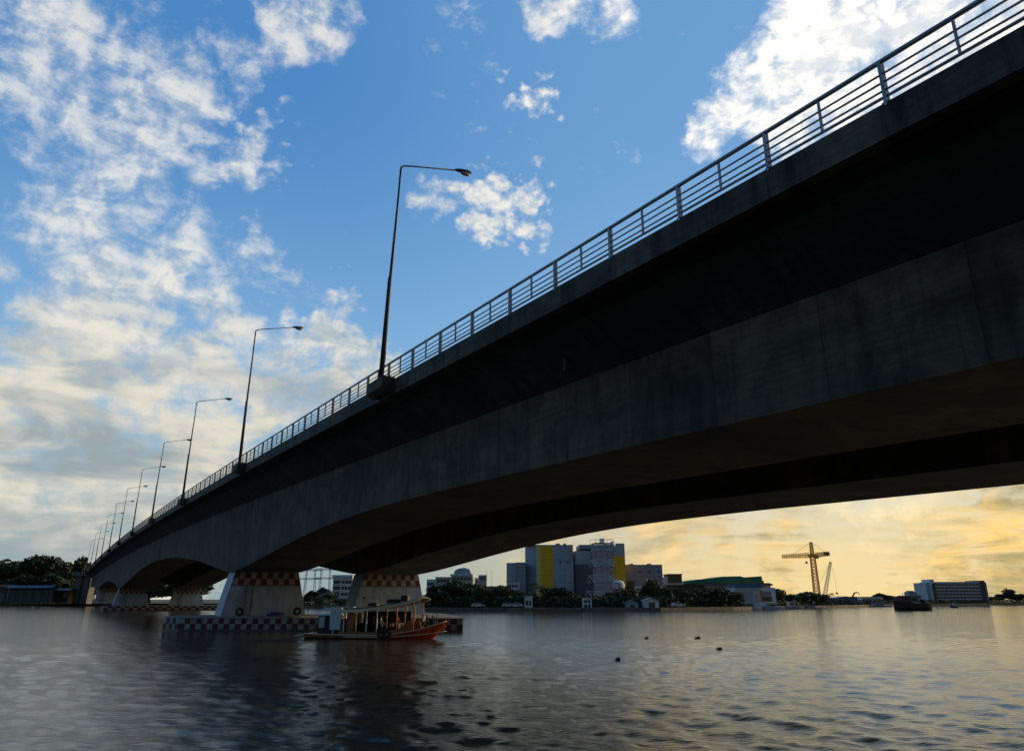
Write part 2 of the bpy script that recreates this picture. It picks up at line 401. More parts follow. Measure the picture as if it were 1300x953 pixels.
# raised orange bulwark behind the bow
for s in (-1,1):
    mb = MB(); pr = [(.60,.0),(.62,.22),(.70,.30),(.745,.62),(.78,.72),(.80,.1)]
    a = [(u*BL, s*(halfw(u)-.03), sheer(u)+h) for u,h in pr]; b = [(u*BL, s*(halfw(u)-.03), sheer(u)-.02) for u,h in pr]
    for i in range(len(pr)-1): mb.add([b[i],b[i+1],a[i+1],a[i]]+[(q[0],q[1]-s*.05,q[2]) for q in (b[i],b[i+1],a[i+1],a[i])], [(0,1,2,3),(4,5,6,7),(3,2,6,7),(0,1,5,4),(0,3,7,4),(1,2,6,5)])
    mb.build('bulwark', M['orange'], boat)
for s in (-1,1):
    mb = MB(); mb.add([(u*BL, s*(halfw(u)-.04), sheer(u)-.02) for u in (.27,.58)]+[(u*BL, s*(halfw(u)-.04), sheer(u)+.16) for u in (.58,.27)], [(0,1,2,3)])
    mb.build('side_board', M['orange'], boat)
# roof: long, sweeping up at the bow
def rz(u): return 2.02 - .10*math.sin(min(1,u/.5)*PI) + .62*max(0,(u-.40)/.42)**1.7
ru = np.linspace(.215,.845,24)
mb = MB(); mb.loft([[(u*BL,-1.25,rz(u)),(u*BL,-.7,rz(u)+.12),(u*BL,0,rz(u)+.17),(u*BL,.7,rz(u)+.12),(u*BL,1.25,rz(u)),(u*BL,0,rz(u)+.06)] for u in ru]); mb.build('roof', M['roofgrey'], boat)
mb = MB()
for s in (-1,1): mb.loft([[(u*BL,s*1.27,rz(u)-.13),(u*BL,s*1.32,rz(u)-.13),(u*BL,s*1.32,rz(u)+.05),(u*BL,s*1.27,rz(u)+.05)] for u in ru])
mb.build('roof_fascia', M['trimwhite'], boat)
for u in (.225,.30,.39,.465,.54,.61,.68,.74,.80):
    for s in (-1,1):
        mb = MB(); mb.box(u*BL-.035,u*BL+.035,s*1.12-.035,s*1.12+.035,sheer(u)-.1,rz(u)-.02); mb.build('roof_post', M['trimwhite'] if u<.6 else M['orange'], boat)
# stern cabin with its own roof, curtains
mb = MB(); mb.box(.105*BL,.22*BL,-1.0,1.0,.25,1.55); mb.build('stern_cabin', M['inside'], boat)
mb = MB(); mb.box(.085*BL,.205*BL,-1.2,1.2,1.56,1.66); mb.build('stern_roof', M['curtain'], boat)
mb = MB(); mb.box(.155*BL,.285*BL,-1.34,-1.0,1.97,2.14); mb.box(.155*BL,.285*BL,1.0,1.34,1.97,2.14); mb.build('awning', M['curtain'], boat)
def cloth(x0,x1,y,z0,z1,name,m):
    mb = MB(); n = 14; r0=[];r1=[]
    for k in range(n+1):
        x = x0+(x1-x0)*k/n; yy = y+.03*math.sin(k*1.9)
        r0.append((x,yy,z0)); r1.append((x,yy,z1))
    mb.loft([r0,r1],cap=False,closed=False); mb.build(name,m,boat,True)
cloth(.115*BL,.155*BL,-1.05,.75,1.5,'curtain',M['curtain'])
cloth(.20*BL,.275*BL,-1.2,.62,1.9,'curtain',M['curtain'])
mb = MB(); mb.box(.275*BL,.305*BL,-1.02,.9,.3,1.35); mb.build('locker', M['navy'], boat)
mb = MB(); mb.box(.31*BL,.36*BL,-.9,.9,.3,1.75); mb.build('bulkhead', M['orange'], boat)
mb = MB(); mb.box(.37*BL,.72*BL,.86,.90,.35,1.85); mb.build('far_side_blind', M['inside'], boat)
for u in (.40,.46,.52,.58,.64,.70):
    mb = MB(); mb.box(u*BL-.18,u*BL+.18,-.85,.8,.25,.62); mb.box(u*BL-.2,u*BL-.14,-.85,.8,.62,1.05); mb.build('bench', M['inside'], boat)
mb = MB(); mb.tube([(.93*BL,0,sheer(.93)-.1),(.93*BL,0,sheer(.93)+1.2)],.03,6); mb.tube([(.86*BL,0,2.3),(.955*BL,0,2.35)],.02,5); mb.build('bow_mast', M['pole'], boat)
mb = MB(); mb.tube([(0,-.2,.3),(-.9,-.5,.12)],.05,6); mb.build('rudder_bar', M['trimwhite'], boat)
for u in (.58,.62):
    mb = MB(); rings=[]
    for k in range(14):
        a=2*PI*k/14; c=Vector((math.cos(a)*.2,0,math.sin(a)*.2)); d=c.normalized()
        rings.append([tuple(c+d*math.cos(b)*.08+Vector((0,1,0))*math.sin(b)*.08+Vector((u*BL,-halfw(u)-.1,sheer(u)+.02))) for b in [2*PI*j/6 for j in range(6)]])
    mb.loft(rings+[rings[0]],cap=False); mb.build('tyre_fender', M['tyre'], boat, True)
# clutter carried on the roof
def on_boat(name, mb, m, u, y, z, label, cat, group=None, smooth=False):
    o = mb.build(name, m, None, smooth); o.location = (Matrix.Translation((bA.x,bA.y,0)) @ Matrix.Rotation(brz,4,'Z')) @ Vector((u*BL,y,z)); o.rotation_euler=(0,0,brz)
    return tag(o,label,cat,group)
for i,(u,w,h,lb) in enumerate(((.47,.35,.22,'dark crate lying on the middle of the boat roof'),(.62,.5,.3,'larger dark bundle on the boat roof towards the bow'),(.70,.28,.42,'upright dark box on the raised front of the boat roof'))):
    mb = MB(); mb.loft([[(-w,-.3,0),(w,-.3,0),(w,.3,0),(-w,.3,0)],[(-w*.95,-.28,h*.7),(w*.95,-.28,h*.7),(w*.95,.28,h*.7),(-w*.95,.28,h*.7)],[(-w*.7,-.2,h),(w*.7,-.2,h),(w*.7,.2,h),(-w*.7,.2,h)]])
    on_boat('deck_crate', mb, M['inside'], u, 0, rz(u)+.17, lb, 'crate', 'bundles on the boat roof')
mb = MB(); mb.tube([(0,0,0),(0,0,.75)],.02,6); mb.box(-.12,.12,-.01,.01,.6,.75)
on_boat('signal_mast', mb, M['pole'], .395, 0, rz(.395)+.15, 'thin signal mast standing on the boat roof', 'mast')

# people (small skinned figures)
def figure(pose, shirt, trousers, loc, rz_, label, H=1.62):
    me = bpy.data.meshes.new('person')
    J = {'pel':(0,0,.53),'abd':(0,0,.62),'chest':(0,0.01,.74),'neck':(0,0,.835),'hd0':(0,.01,.885),'hd1':(0,.015,.955)}
    Rr = {'pel':.085,'abd':.075,'chest':.085,'neck':.033,'hd0':.05,'hd1':.052}
    E = [('pel','abd'),('abd','chest'),('chest','neck'),('neck','hd0'),('hd0','hd1')]
    for s,n in ((-1,'l'),(1,'r')):
        J['sh'+n]=(s*.105,0,.80); J['el'+n]=(s*.14,.02,.64); J['wr'+n]=(s*.13,.09,.51); J['ha'+n]=(s*.12,.12,.47)
        Rr.update({'sh'+n:.038,'el'+n:.027,'wr'+n:.02,'ha'+n:.024})
        if pose=='sit':
            J['hp'+n]=(s*.06,.02,.5); J['kn'+n]=(s*.075,.24,.5); J['an'+n]=(s*.075,.25,.26); J['ft'+n]=(s*.075,.35,.235)
            J['el'+n]=(s*.13,.06,.66); J['wr'+n]=(s*.09,.18,.56); J['ha'+n]=(s*.07,.22,.55)
        else:
            st = .04*s if pose=='walk' else 0
            J['hp'+n]=(s*.055,0,.49); J['kn'+n]=(s*.06,.02+st,.27); J['an'+n]=(s*.065,st*1.5,.045); J['ft'+n]=(s*.07,.1+st*1.5,.02)
        Rr.update({'hp'+n:.062,'kn'+n:.042,'an'+n:.026,'ft'+n:.026})
        E += [('chest','sh'+n),('sh'+n,'el'+n),('el'+n,'wr'+n),('wr'+n,'ha'+n),('pel','hp'+n),('hp'+n,'kn'+n),('kn'+n,'an'+n),('an'+n,'ft'+n)]
    ks = list(J); zo = -.24 if pose=='sit' else 0
    me.from_pydata([(J[k][0]*H,J[k][1]*H,(J[k][2]+zo)*H) for k in ks],[(ks.index(a),ks.index(b)) for a,b in E],[])
    t = bpy.data.objects.new('tmp', me); COL.objects.link(t)
    sk = t.modifiers.new('s','SKIN'); sk.use_smooth_shade=True
    for i,k in enumerate(ks):
        d = me.skin_vertices[0].data[i]; d.radius=(Rr[k]*H*.95,Rr[k]*H*.8); d.use_root = (k=='pel')
    t.modifiers.new('u','SUBSURF').levels=1
    dg = bpy.context.evaluated_depsgraph_get(); ev = bpy.data.meshes.new_from_object(t.evaluated_get(dg))
    bpy.data.objects.remove(t); ev.name='person'
    ev.materials.clear()
    for m in (M['skin'], shirt, trousers, M['clothdark']): ev.materials.append(m)
    for p in ev.polygons:
        z = p.center.z/H - zo; x = abs(p.center.x)/H
        p.material_index = 3 if (z>.94 or (z>.9 and p.center.y<0)) else (0 if z>.82 else (1 if z>.53 and not(x>.12 and z<.66) else (0 if (x>.1 and z<.66 and p.center.z/H-zo>.42) else 2)))
        p.use_smooth=True
    o = bpy.data.objects.new('person', ev); COL.objects.link(o); o.location=loc; o.rotation_euler=(0,0,rz_)
    return tag(o,label,'person','people on the wooden boat')
BM = Matrix.Translation((bA.x,bA.y,0)) @ Matrix.Rotation(brz,4,'Z')
def bpos(u,y,z): return BM @ Vector((u*BL,y,z))
figure('stand',M['clothdark'],M['clothdark'],bpos(.865,-.1,sheer(.865)-.12),brz-1.2,'person in dark clothes standing on the bow, left of the mast',1.1)
figure('sit',M['clothdark'],M['navy'],bpos(.90,.15,sheer(.90)+.05),brz-1.9,'seated person in dark top at the very bow of the boat',1.1)
figure('stand',M['clothwhite'],M['clothdark'],bpos(.83,.25,sheer(.83)-.12),brz-2.2,'person in pale shirt standing behind the orange bulwark',1.15)
figure('sit',M['clothred'],M['clothdark'],bpos(.66,-.2,.62),brz-1.57,'seated person in red shirt on the front bench under the roof',1.35)
figure('sit',M['clothwhite'],M['clothdark'],bpos(.54,-.3,.6),brz-1.4,'seated person in pale shirt amidships under the roof',1.35)
figure('sit',M['clothdark'],M['navy'],bpos(.48,-.1,.6),brz-1.7,'seated person in dark shirt behind the middle roof posts',1.35)
#@@PART2
# ------------------------------------------------------------------ water
def make_water():
    radii = np.concatenate([np.geomspace(6, 420, 640), np.geomspace(430, 3500, 60)])
    front = np.linspace(R(-48), R(48), 620); back = np.linspace(R(48), R(312), 50)[1:-1]
    ang = np.concatenate([front, back]); na = len(ang); nr = len(radii)
    A, Rr = np.meshgrid(ang, radii)
    X = Rr*np.sin(A); Y = Rr*np.cos(A); Z = np.zeros_like(X); cell = Rr*.0067
    U = .75+.5*np.sin(X*.055+1.3*np.sin(Y*.03))*np.sin(Y*.045+.9*np.sin(X*.04+1))
    for i in range(90):
        lam = .28*(2.0/.28)**(rng.random()); th = rng.normal(R(62), R(42)); k = 2*PI/lam
        amp = lam*.0022
        w = np.clip((lam/cell-2.3)/2, 0, 1)
        ph = k*(X*math.sin(th)+Y*math.cos(th)) + rng.random()*2*PI + .6*np.sin(X*.11+i)+.6*np.sin(Y*.13+i*2)
        Z += amp*w*U*(np.sin(ph) + .25*np.sin(2*ph+.5))
    fadeb = np.where((A > R(47.9)) | (A < R(-47.9)), 0, 1)
    Z *= fadeb
    verts = np.stack([X,Y,Z], -1).reshape(-1,3)
    i = np.arange(nr-1)[:,None]*na; j = np.arange(na)[None,:]; j2 = (j+1) % na
    F4 = np.stack([i+j, i+j2, i+na+j2, i+na+j], -1).reshape(-1,4)[:, ::-1]
    me = bpy.data.meshes.new('water'); me.vertices.add(len(verts)); me.vertices.foreach_set('co', verts.ravel())
    nf = len(F4); me.loops.add(nf*4+na); me.polygons.add(nf+1)
    me.loops.foreach_set('vertex_index', np.concatenate([F4.ravel(), np.arange(na)]))
    me.polygons.foreach_set('loop_start', np.append(np.arange(nf)*4, nf*4))
    me.polygons.foreach_set('use_smooth', np.ones(nf+1, dtype=bool))
    me.update(calc_edges=True); me.validate()
    m = bpy.data.materials.new('river_water'); m.use_nodes = True; N = NT(m.node_tree)
    out = N.n('ShaderNodeOutputMaterial'); b = N.n('ShaderNodeBsdfPrincipled'); N.t.links.new(b.outputs[0], out.inputs[0])
    b.inputs['Base Color'].default_value = (.055,.048,.032,1); b.inputs['Roughness'].default_value = .08; b.inputs['IOR'].default_value = 1.333
    tc = N.n('ShaderNodeTexCoord').outputs['Object']
    a = N.noise(N.vm('MULTIPLY', tc, (.7,1.3,1)), 3.6, 6, .62, .3); g = N.noise(N.vm('MULTIPLY', tc, (.6,1.5,1)), 1.1, 3, .5, .4)
    patch = N.ss(N.noise(tc, .035, 3, .55), .35, .65, .8, 1.2)
    hgt = N.math('ADD', N.math('MULTIPLY', a, .030), N.math('MULTIPLY', g, .012))
    bp = N.n('ShaderNodeBump'); bp.inputs['Distance'].default_value = 1.0; N.put(bp.inputs['Strength'], patch); N.put(bp.inputs['Height'], hgt)
    N.t.links.new(bp.outputs[0], b.inputs['Normal'])
    me.materials.append(m)
    o = bpy.data.objects.new('water', me); COL.objects.link(o); return tag(o, kind='structure')
make_water()

# ------------------------------------------------------------------ banks
BANK = .75
shore = [(-1500,-200),(-700,150),(-420,300)] + [(gx(x,Y),Y) for x,Y in ((-60,338),(20,342),(80,346),(118,352),(170,372),(250,378),(320,350),(362,290),(392,248),(436,232),(500,205),(548,192),(640,189),(740,188),(838,190),(930,207),(985,232),(1060,262),(1110,300),(1180,352),(1260,378),(1320,392),(1420,400))] + [(700,420),(1500,600)]
far = [(3200,600),(3200,3000),(0,4200),(-3200,3000),(-3200,-200)]
mb = MB(); n = len(shore); poly = shore+far
bm = bmesh.new()
vs = [bm.verts.new((x,y,BANK)) for x,y in poly]; f = bm.faces.new(vs)
bmesh.ops.triangulate(bm, faces=[f])
lo = [bm.verts.new((x,y-.25,-.6)) for x,y in shore]
for i in range(n-1): fc = bm.faces.new((vs[i],lo[i],lo[i+1],vs[i+1])); fc.material_index = 1
bmesh.ops.recalc_face_normals(bm, faces=bm.faces)
me = bpy.data.meshes.new('river_bank'); bm.to_mesh(me); bm.free(); me.materials.append(M['grass']); me.materials.append(M['dirt'])
o = bpy.data.objects.new('river_bank', me); COL.objects.link(o); tag(o, kind='structure')
def shoreY(x):
    pts = [(PCX+q[0]/q[1]*F*1.0, q[1]) for q in shore if q[1] > 100]
    # pixel of a horizon point: t*f/(cp)
    xs = [PCX + (q[0]/q[1])*F/(cp) * 1.0 for q in shore if q[1] > 100]; ys = [q[1] for q in shore if q[1] > 100]
    o_ = np.argsort(xs); return float(np.interp(x, np.array(xs)[o_], np.array(ys)[o_]))

# ------------------------------------------------------------------ trees
def leaf_cloud(nl, lobes, size, seed, droop=0):
    r = np.random.default_rng(seed); mb = MB()
    vs=[]; fs=[]
    for i in range(nl):
        c = lobes[r.integers(len(lobes))]
        d = r.normal(size=3); d /= np.linalg.norm(d); q = r.random()**.45
        p = np.array(c[:3]) + d*q*np.array(c[3:6])
        a = r.normal(size=3); a /= np.linalg.norm(a); b = np.cross(a, r.normal(size=3)); b /= np.linalg.norm(b)
        s = size*(.5+r.random()); k=len(vs)
        vs += [tuple(p-a*s-b*s*.3), tuple(p-b*s*.7), tuple(p+a*s-b*s*.2), tuple(p+a*s*.6+b*s*.7), tuple(p-a*s*.5+b*s*.6)]
        fs.append((k,k+1,k+2,k+3,k+4))
    mb.add(vs, fs); return mb
def proto_tree(seed, leafm, H=1.0, wide=.5, nl=2600):
    r = np.random.default_rng(seed); e = empty('tree')
    lobes=[]
    for i in range(10+seed%5):
        a = r.random()*2*PI; rr = wide*.62*math.sqrt(r.random()); z = .38+.5*r.random()
        s = .13+.12*r.random(); k = 1-.5*abs(z-.6)
        lobes.append((math.cos(a)*rr*k, math.sin(a)*rr*k, z, s*wide*2.1, s*wide*2.1, s*.85))
    mb = leaf_cloud(nl, lobes, .04, seed); mb.build('crown', leafm, e)
    mb = MB(); mb.tube([(0,0,0),(.01,.01,.2),(.0,.0,.45)],[.03,.022,.012],7)
    for l in lobes[:6]: mb.tube([(0,0,.22+.02*seed%3),(l[0]*.5,l[1]*.5,l[2]*.75),(l[0],l[1],l[2])],[.014,.009,.004],5)
    mb.build('trunk', M['bark'], e)
    return e
protos = []
for i in range(8): protos.append([proto_tree(20+i, [M['leaf'],M['leafdark'],M['leafolive']][i%3], wide=.48+.06*(i%4)), False])
def palm():
    e = empty('palm_tree'); mb = MB(); mb.tube([(0,0,0),(.02,0,.4),(.0,0,.82)],[.03,.02,.016],8); mb.build('trunk', M['bark'], e)
    for k in range(17):
        a = 2*PI*k/17+random.random()*.3; up = random.uniform(-.15,.45); mb = MB(); prev=None; L=.34
        cr=[]
        for j in range(9):
            t=j/8; rr=L*t; z=.82+up*L*t*1.6-.30*L*t*t*2.2
            cr.append(Vector((math.cos(a)*rr*(1-.1*t),math.sin(a)*rr*(1-.1*t),z)))
        sd=Vector((-math.sin(a),math.cos(a),0))
        for j in range(8):
            w=.055*math.sin(PI*(.12+.86*(j+.5)/8))
            for s in (-1,1):
                p=cr[j]; q=cr[j].lerp(cr[j+1],.75)
                mb.add([p,q,q+sd*s*w+Vector((0,0,-w*.6)),p+sd*s*w+Vector((0,0,-w*.75))+(cr[j+1]-cr[j])*.6],[(0,1,2,3)])
        mb.build('frond', M['leafdark'], e)
    return e
palmp = palm(); palm_used=[False]
tree_lab = {}
def tree(x, ytop, Y, label, wpx=None, k=None, kind=None):
    top = hz(ytop, Y, x); p = at(x, HOR, Y); H = max(.8, top-BANK)
    if kind == 'palm':
        o = palmp if not palm_used[0] else copy_tree(palmp); palm_used[0]=True
        o.scale=(H/1.0,)*3; tag(o,label,'palm tree','palm trees on the far bank')
    else:
        k = random.randrange(8) if k is None else k
        pr = protos[k]; o = pr[0] if not pr[1] else copy_tree(pr[0]); pr[1]=True
        w = (wpx*1.22*Y/F/1.05) if wpx else H*1.2
        o.scale=(w/1.05,w/1.05,H/.98); tag(o,label,'tree','trees along the river banks')
    o.location=(p.x,p.y,BANK-.02); o.rotation_euler=(0,0,random.random()*6.28)
    return o

# left bank trees
for i,(x,y,Y,w,lb) in enumerate([(-30,712,385,70,'dark tree at the left picture edge behind the pier sheds'),(10,706,380,56,'tall rounded dark tree nearest the left picture edge'),(48,707,384,60,'broad dark tree behind the blue roofed pier shed'),(80,716,378,40,'lower dark tree right of the broad left bank tree'),(100,708,372,30,'small pointed tree just left of the bridge end'),(66,728,362,44,'dark bushy tree low behind the left pier sheds'),(25,730,362,50,'dark bushy tree low at the left shore'),(-8,732,360,40,'low tree cut by the left picture edge'),(118,722,395,30,'tree hidden partly by the far bridge end'),(150,735,420,50,'tree under the farthest arch, left'),(190,738,430,60,'tree seen under the side arch beyond the farther piers'),(240,740,430,60,'tree seen beyond the farther pier, right side')]):
    tree(x,y,Y,lb,w)
# trees seen between the two near piers
for x,y,Y,w,lb in [(394,750,262,20,'small tree just right of the nearest white pier'),(408,746,268,22,'green tree in the gap between the two near piers'),(418,752,256,16,'small tree left of the white balcony block'),(400,757,252,26,'low bush like tree at the water in the gap between piers'),(432,760,240,18,'low tree in front of the white balcony block')]:
    tree(x,y,Y,lb,w)
# trees in front of the factory
TR = [(556,742,200,30,'tree just right of the checkered pier'),(578,738,203,34,'rounded tree below the cream building'),(598,741,204,30,'second rounded tree right of the checkered pier'),(616,745,200,26,'tree in front of the low white wall, left of the grey block'),(634,744,201,28,'tree in front of the low white wall'),(652,746,202,28,'tree under the small grey block'),(668,750,199,22,'low tree left of the palms'),(700,743,200,30,'large dark tree under the yellow stripe of the left factory tower'),(716,746,199,28,'large dark tree under the left factory tower, right half'),(733,752,203,18,'tree before the dark factory block'),(757,757,205,18,'low tree behind the red and white lattice tower'),(773,752,200,16,'slender tree right of the lattice tower legs'),(788,747,206,22,'tree in front of the yellow corner of the right factory block'),(800,745,210,22,'tree left of the low grey block'),(826,737,202,30,'bright green tall tree above the small white boathouse'),(842,742,203,26,'green tree right of the small white boathouse'),(858,747,206,22,'tree before the brown wall'),(872,750,207,20,'tree before the left end of the green roofed building'),(889,748,210,26,'dark tree below the green roof'),(905,746,212,28,'dark tree below the middle of the green roof'),(920,748,215,24,'dark tree beside the white warehouse wall'),(934,752,218,18,'small tree touching the white warehouse wall'),
 (987,748,246,20,'dark tree right of the mural warehouse'),(996,753,250,18,'tree behind the moored white boats'),(1008,754,252,18,'tree right of the mural warehouse, middle of three'),(1018,753,255,16,'small tree left of the tower crane foot'),(1030,751,258,24,'dark rounded tree at the foot of the tower crane'),(1042,753,262,18,'tree right of the tower crane foot'),
 (1066,759,290,16,'low tree behind the blue shed'),(1090,759,330,18,'tree beside the white bank house, left'),(1116,753,345,22,'dark tree right of the white bank house'),(1128,754,350,20,'dark tree above the cargo barge stern'),(1140,757,352,18,'tree behind the cargo barge'),(1152,759,352,16,'tree behind the barge bow'),(1195,761,372,16,'low tree before the long office block, left'),(1212,762,374,14,'low tree before the long office block, middle'),(1232,763,378,14,'low tree before the long office block, right'),
 (1262,757,396,16,'tree right of the long office block'),(1272,754,400,18,'dark tree between office block and right picture edge'),(1283,747,400,14,'tall pointed dark tree near the right picture edge'),(1294,752,402,20,'dark tree at the right picture edge'),(1306,755,404,22,'tree cut by the right picture edge'),(1322,754,404,22,'tree beyond the right picture edge')]
for t in TR: tree(*t[:3], t[4], t[3])
tree(676,734,196,'taller palm tree in front of the left factory tower',kind='palm')
tree(686,739,194,'shorter palm tree right of the taller palm',kind='palm')
tree(1056,750,285,'distant palm tree between the two cranes',kind='palm')
# undergrowth along the bank: one uncountable strip
mb = MB(); r = np.random.default_rng(3); vs=[]; fs=[]
def under(x0,x1,h,n,dy=6,back=3):
    for i in range(n):
        x = r.uniform(x0,x1); Y = shoreY(x)+back+r.random()*dy; p = at(x,HOR,Y); z=BANK+r.random()**1.5*h
        a=r.normal(size=3); a/=np.linalg.norm(a); b=np.cross(a,r.normal(size=3)); b/=np.linalg.norm(b); s=.22*(.6+r.random()); q=np.array([p.x,p.y,z]); k=len(vs)
        vs.extend([tuple(q-a*s),tuple(q+b*s),tuple(q+a*s),tuple(q-b*s)]); fs.append((k,k+1,k+2,k+3))
under(545,945,2.6,15000,8,6); under(985,1320,1.6,6000,8,4); under(365,545,2,2500,9,4); under(-80,120,2,3000,8,6)
mb.add(vs,fs); tag(mb.build('undergrowth', M['leafdark']), 'dark low scrub along the far river banks', 'bushes', kind='stuff')

# ------------------------------------------------------------------ buildings
def bmat(n, c, **k):
    if n not in M: M[n] = mat(n, c, **k)
    return M[n]
G1 = bmat('light_grey_cladding', (.40,.43,.47), rough=.6, var=.06, scale=.3, seam=2.4)
G2 = bmat('mid_grey_cladding', (.27,.29,.32), rough=.6, var=.06, scale=.3, seam=2.4)
G3 = bmat('dark_plum_cladding', (.11,.11,.145), rough=.6, var=.08, scale=.3)
YL = bmat('yellow_cladding', (.85,.48,.0), rough=.55, var=.05, scale=.3, seam=2.4)
PY = bmat('pale_yellow_cladding', (.7,.62,.22), rough=.55, var=.05, scale=.3, seam=2.4)
WH = bmat('white_render', (.68,.71,.72), rough=.8, var=.1, scale=.5, streak=.3)
CR = bmat('cream_render', (.52,.48,.38), rough=.8, var=.12, scale=.5, streak=.4)
GR = bmat('green_roof_sheet', (.035,.14,.055), rough=.5, var=.15, scale=.3)
BR = bmat('brown_wall', (.14,.09,.06), rough=.85, var=.2, scale=.6, streak=.4)
BL_ = bmat('blue_roof_sheet', (.03,.13,.30), rough=.5, var=.15, scale=.5)
RW = bmat('rust_roof_sheet', (.12,.06,.045), rough=.7, var=.25, scale=.6)
GS = mat('dark_window_glass', (.02,.025,.03), .15, .1, 3)
FR = mat('dark_frames', (.08,.085,.09), .5, .1, 3)
SG = mat('corrugated_grey_sheet', (.14,.16,.17), .5, .15, .8)

class Bld:
    """front facade between two pixel columns at distance Y, local x to the right, local y away"""
    def __init__(s, x0, x1, Y, name, label, cat, rz=0, ybase=None):
        a = gx(x0,Y); b = gx(x1,Y); s.Y=Y; s.x0=x0; s.W=(b-a); s.k=s.W/(x1-x0)
        s.o = empty(name,(a,Y,BANK),rz,label,cat)
        s.xm=(x0+x1)/2
    def z(s,y): return hz(y,s.Y,s.xm)-BANK
    def x(s,px): return (px-s.x0)*s.k
    def box(s,px0,px1,ytop,ybot,y0,y1,name,m):
        mb=MB(); zb = -.3 if ybot is None else s.z(ybot)
        mb.box(s.x(px0),s.x(px1),y0,y1,zb,s.z(ytop)); return mb.build(name,m,s.o)
    def windows(s,px0,px1,ytop,ybot,nx,ny,fw=.6,fh=.55,y=0,m=None):
        for j in range(ny):
            for i in range(nx):
                cx=px0+(px1-px0)*(i+.5)/nx; cy=ytop+(ybot-ytop)*(j+.5)/ny
                w=(px1-px0)/nx*fw/2*s.k; h=abs(s.z(ytop)-s.z(ybot))/ny*fh/2; X=s.x(cx); Z=s.z(cy)
                mb=MB(); mb.box(X-w-.06,X+w+.06,y-.06,y-.003,Z-h-.06,Z+h+.06); f=mb.build('window',FR,s.o)
                mb=MB(); mb.box(X-w,X+w,y-.09,y-.063,Z-h,Z+h); mb.build('pane',m or GS,f)
# factory: left to right
b=Bld(643,668,222,'factory_block','small plain grey factory block left of the yellow striped tower','building')
b.box(643,655,714,None,.2,12,'wall',G1); b.box(655.05,667.6,713.5,None,0,12,'wall',G2)
b=Bld(643,660,214,'low_white_building','low white building in front of the small grey factory block','building')
b.box(643,660,738,None,0,6,'wall',WH); b.box(642.5,660.5,737.4,738,-.3,6.2,'roof_edge',G2); b.windows(645,658,741,746,3,1)
b=Bld(668,729,225,'factory_tower','tall grey factory tower with a broad vertical yellow stripe','building')
mb=MB(); x=b.x; mb.prism([(x(668),3.0),(x(681),0),(x(729),0),(x(729),16),(x(668),16)],-.3,b.z(692)); mb.build('wall',G1,b.o)
b.box(681.2,687,693,None,-.06,-.003,'pale_stripe',PY); b.box(687.1,703,692.6,None,-.08,-.003,'yellow_stripe',YL)
b.box(703.5,727.5,738,None,-.10,-.003,'loading_panel',G2); b.box(705,726,739.5,None,-.14,-.103,'shutter',G1)
b.box(668,729.5,691.3,692,-.15,16.1,'parapet',G2)
for px in (711,720): b.box(px,px+2.6,712,715,-.12,-.003,'louvre',G3)
mb=MB(); mb.tube([(b.x(726),-.25,-.3),(b.x(726),-.25,b.z(694))],.09,6); mb.build('downpipe',G2,b.o)
for px,w_ in ((708,5),(718,3)): b.box(px,px+w_,688.5,691.2,3,6,'roof_unit',G2)
b=Bld(731,795,228,'factory_hall','large factory hall with dark plum left bay and yellow right corner','building')
b.box(731,753.5,716,None,0,16,'dark_bay',G3); b.box(731.2,753.4,699,715.9,.1,16,'upper_bay',G1)
b.box(753.6,779,696,None,-1.5,16,'wall',G1); b.box(779.1,795,690,706,-1.2,16,'corner_bay',G1); b.box(779.1,795,706.1,None,-1.2,16,'yellow_corner',YL)
b.box(738,784,690.5,695.9,2,14,'roof_plant_room',G2); b.box(756,778,737.5,738.5,-1.62,-1.503,'ledge',G2); b.box(785,795,689,689.9,1,5,'roof_unit',WH)
for px in (757,764,771,777): b.box(px,px+.7,697,737,-1.56,-1.503,'cladding_rib',G2)
b=Bld(779,795,216,'storage_tank','white domed storage tank at the foot of the yellow factory corner','tank')
mb=MB(); cx=b.W/2; rr=b.W/2; zt=b.z(741)
mb.loft([[(cx+rr*q*math.cos(a),rr+rr*q*math.sin(a),z) for a in [2*PI*k/24 for k in range(24)]] for q,z in ((1,-.3),(1,zt),(.9,zt+.5),(.6,zt+.85),(.05,zt+1.0))]); mb.build('shell',WH,b.o,False)
mb=MB(); mb.tube([(cx,-.1,-.2),(cx,-.1,zt+.2)],.06,5); mb.build('ladder',FR,b.o)
b=Bld(795,843,232,'warehouse','plain dark grey flat roofed warehouse right of the yellow factory corner','building')
b.box(795.3,843,717,None,0,18,'wall',G2); b.box(795.2,843.3,716.4,717,-.12,18.1,'parapet',G3)
for px in (812,824,836): b.box(px,px+4,724,727,-.1,-.003,'louvre',G3)
for px in (805,828): b.box(px,px+4,714.2,716.3,4,7,'roof_unit',G1)
b.box(795.5,806,737,None,-.4,-.004,'brown_annex',BR); b.box(806,820,744,None,-.5,-.004,'white_annex',WH); b.windows(807,819,746,750,2,1,y=-.5)
b=Bld(843,869,236,'office_house','small grey house with brown upper floor between warehouse and green roof','building')
b.box(843,869,740,None,0,8,'wall',WH); b.box(851,868,729,739.9,.5,8,'upper_floor',BR); b.box(850,869,728,729,.1,8.3,'roof',RW); b.box(843,850,732,739.9,1,8,'stair_tower',WH); b.windows(853,867,731,738,4,1,y=.5); b.windows(845,866,742,748,5,1)
b=Bld(850,895,222,'brown_shed','low brown walled shed below the left end of the green roof','building')
b.box(850,895,743,None,0,6,'wall',BR); b.box(849.5,895.5,741.8,743,-.4,6.2,'roof',RW); b.windows(852,893,746,751,8,1)
b=Bld(869,982,243,'long_hall','long hall with stepped bright green roof and blue front canopy','building')
b.box(872,980,743,None,0,20,'wall',CR)
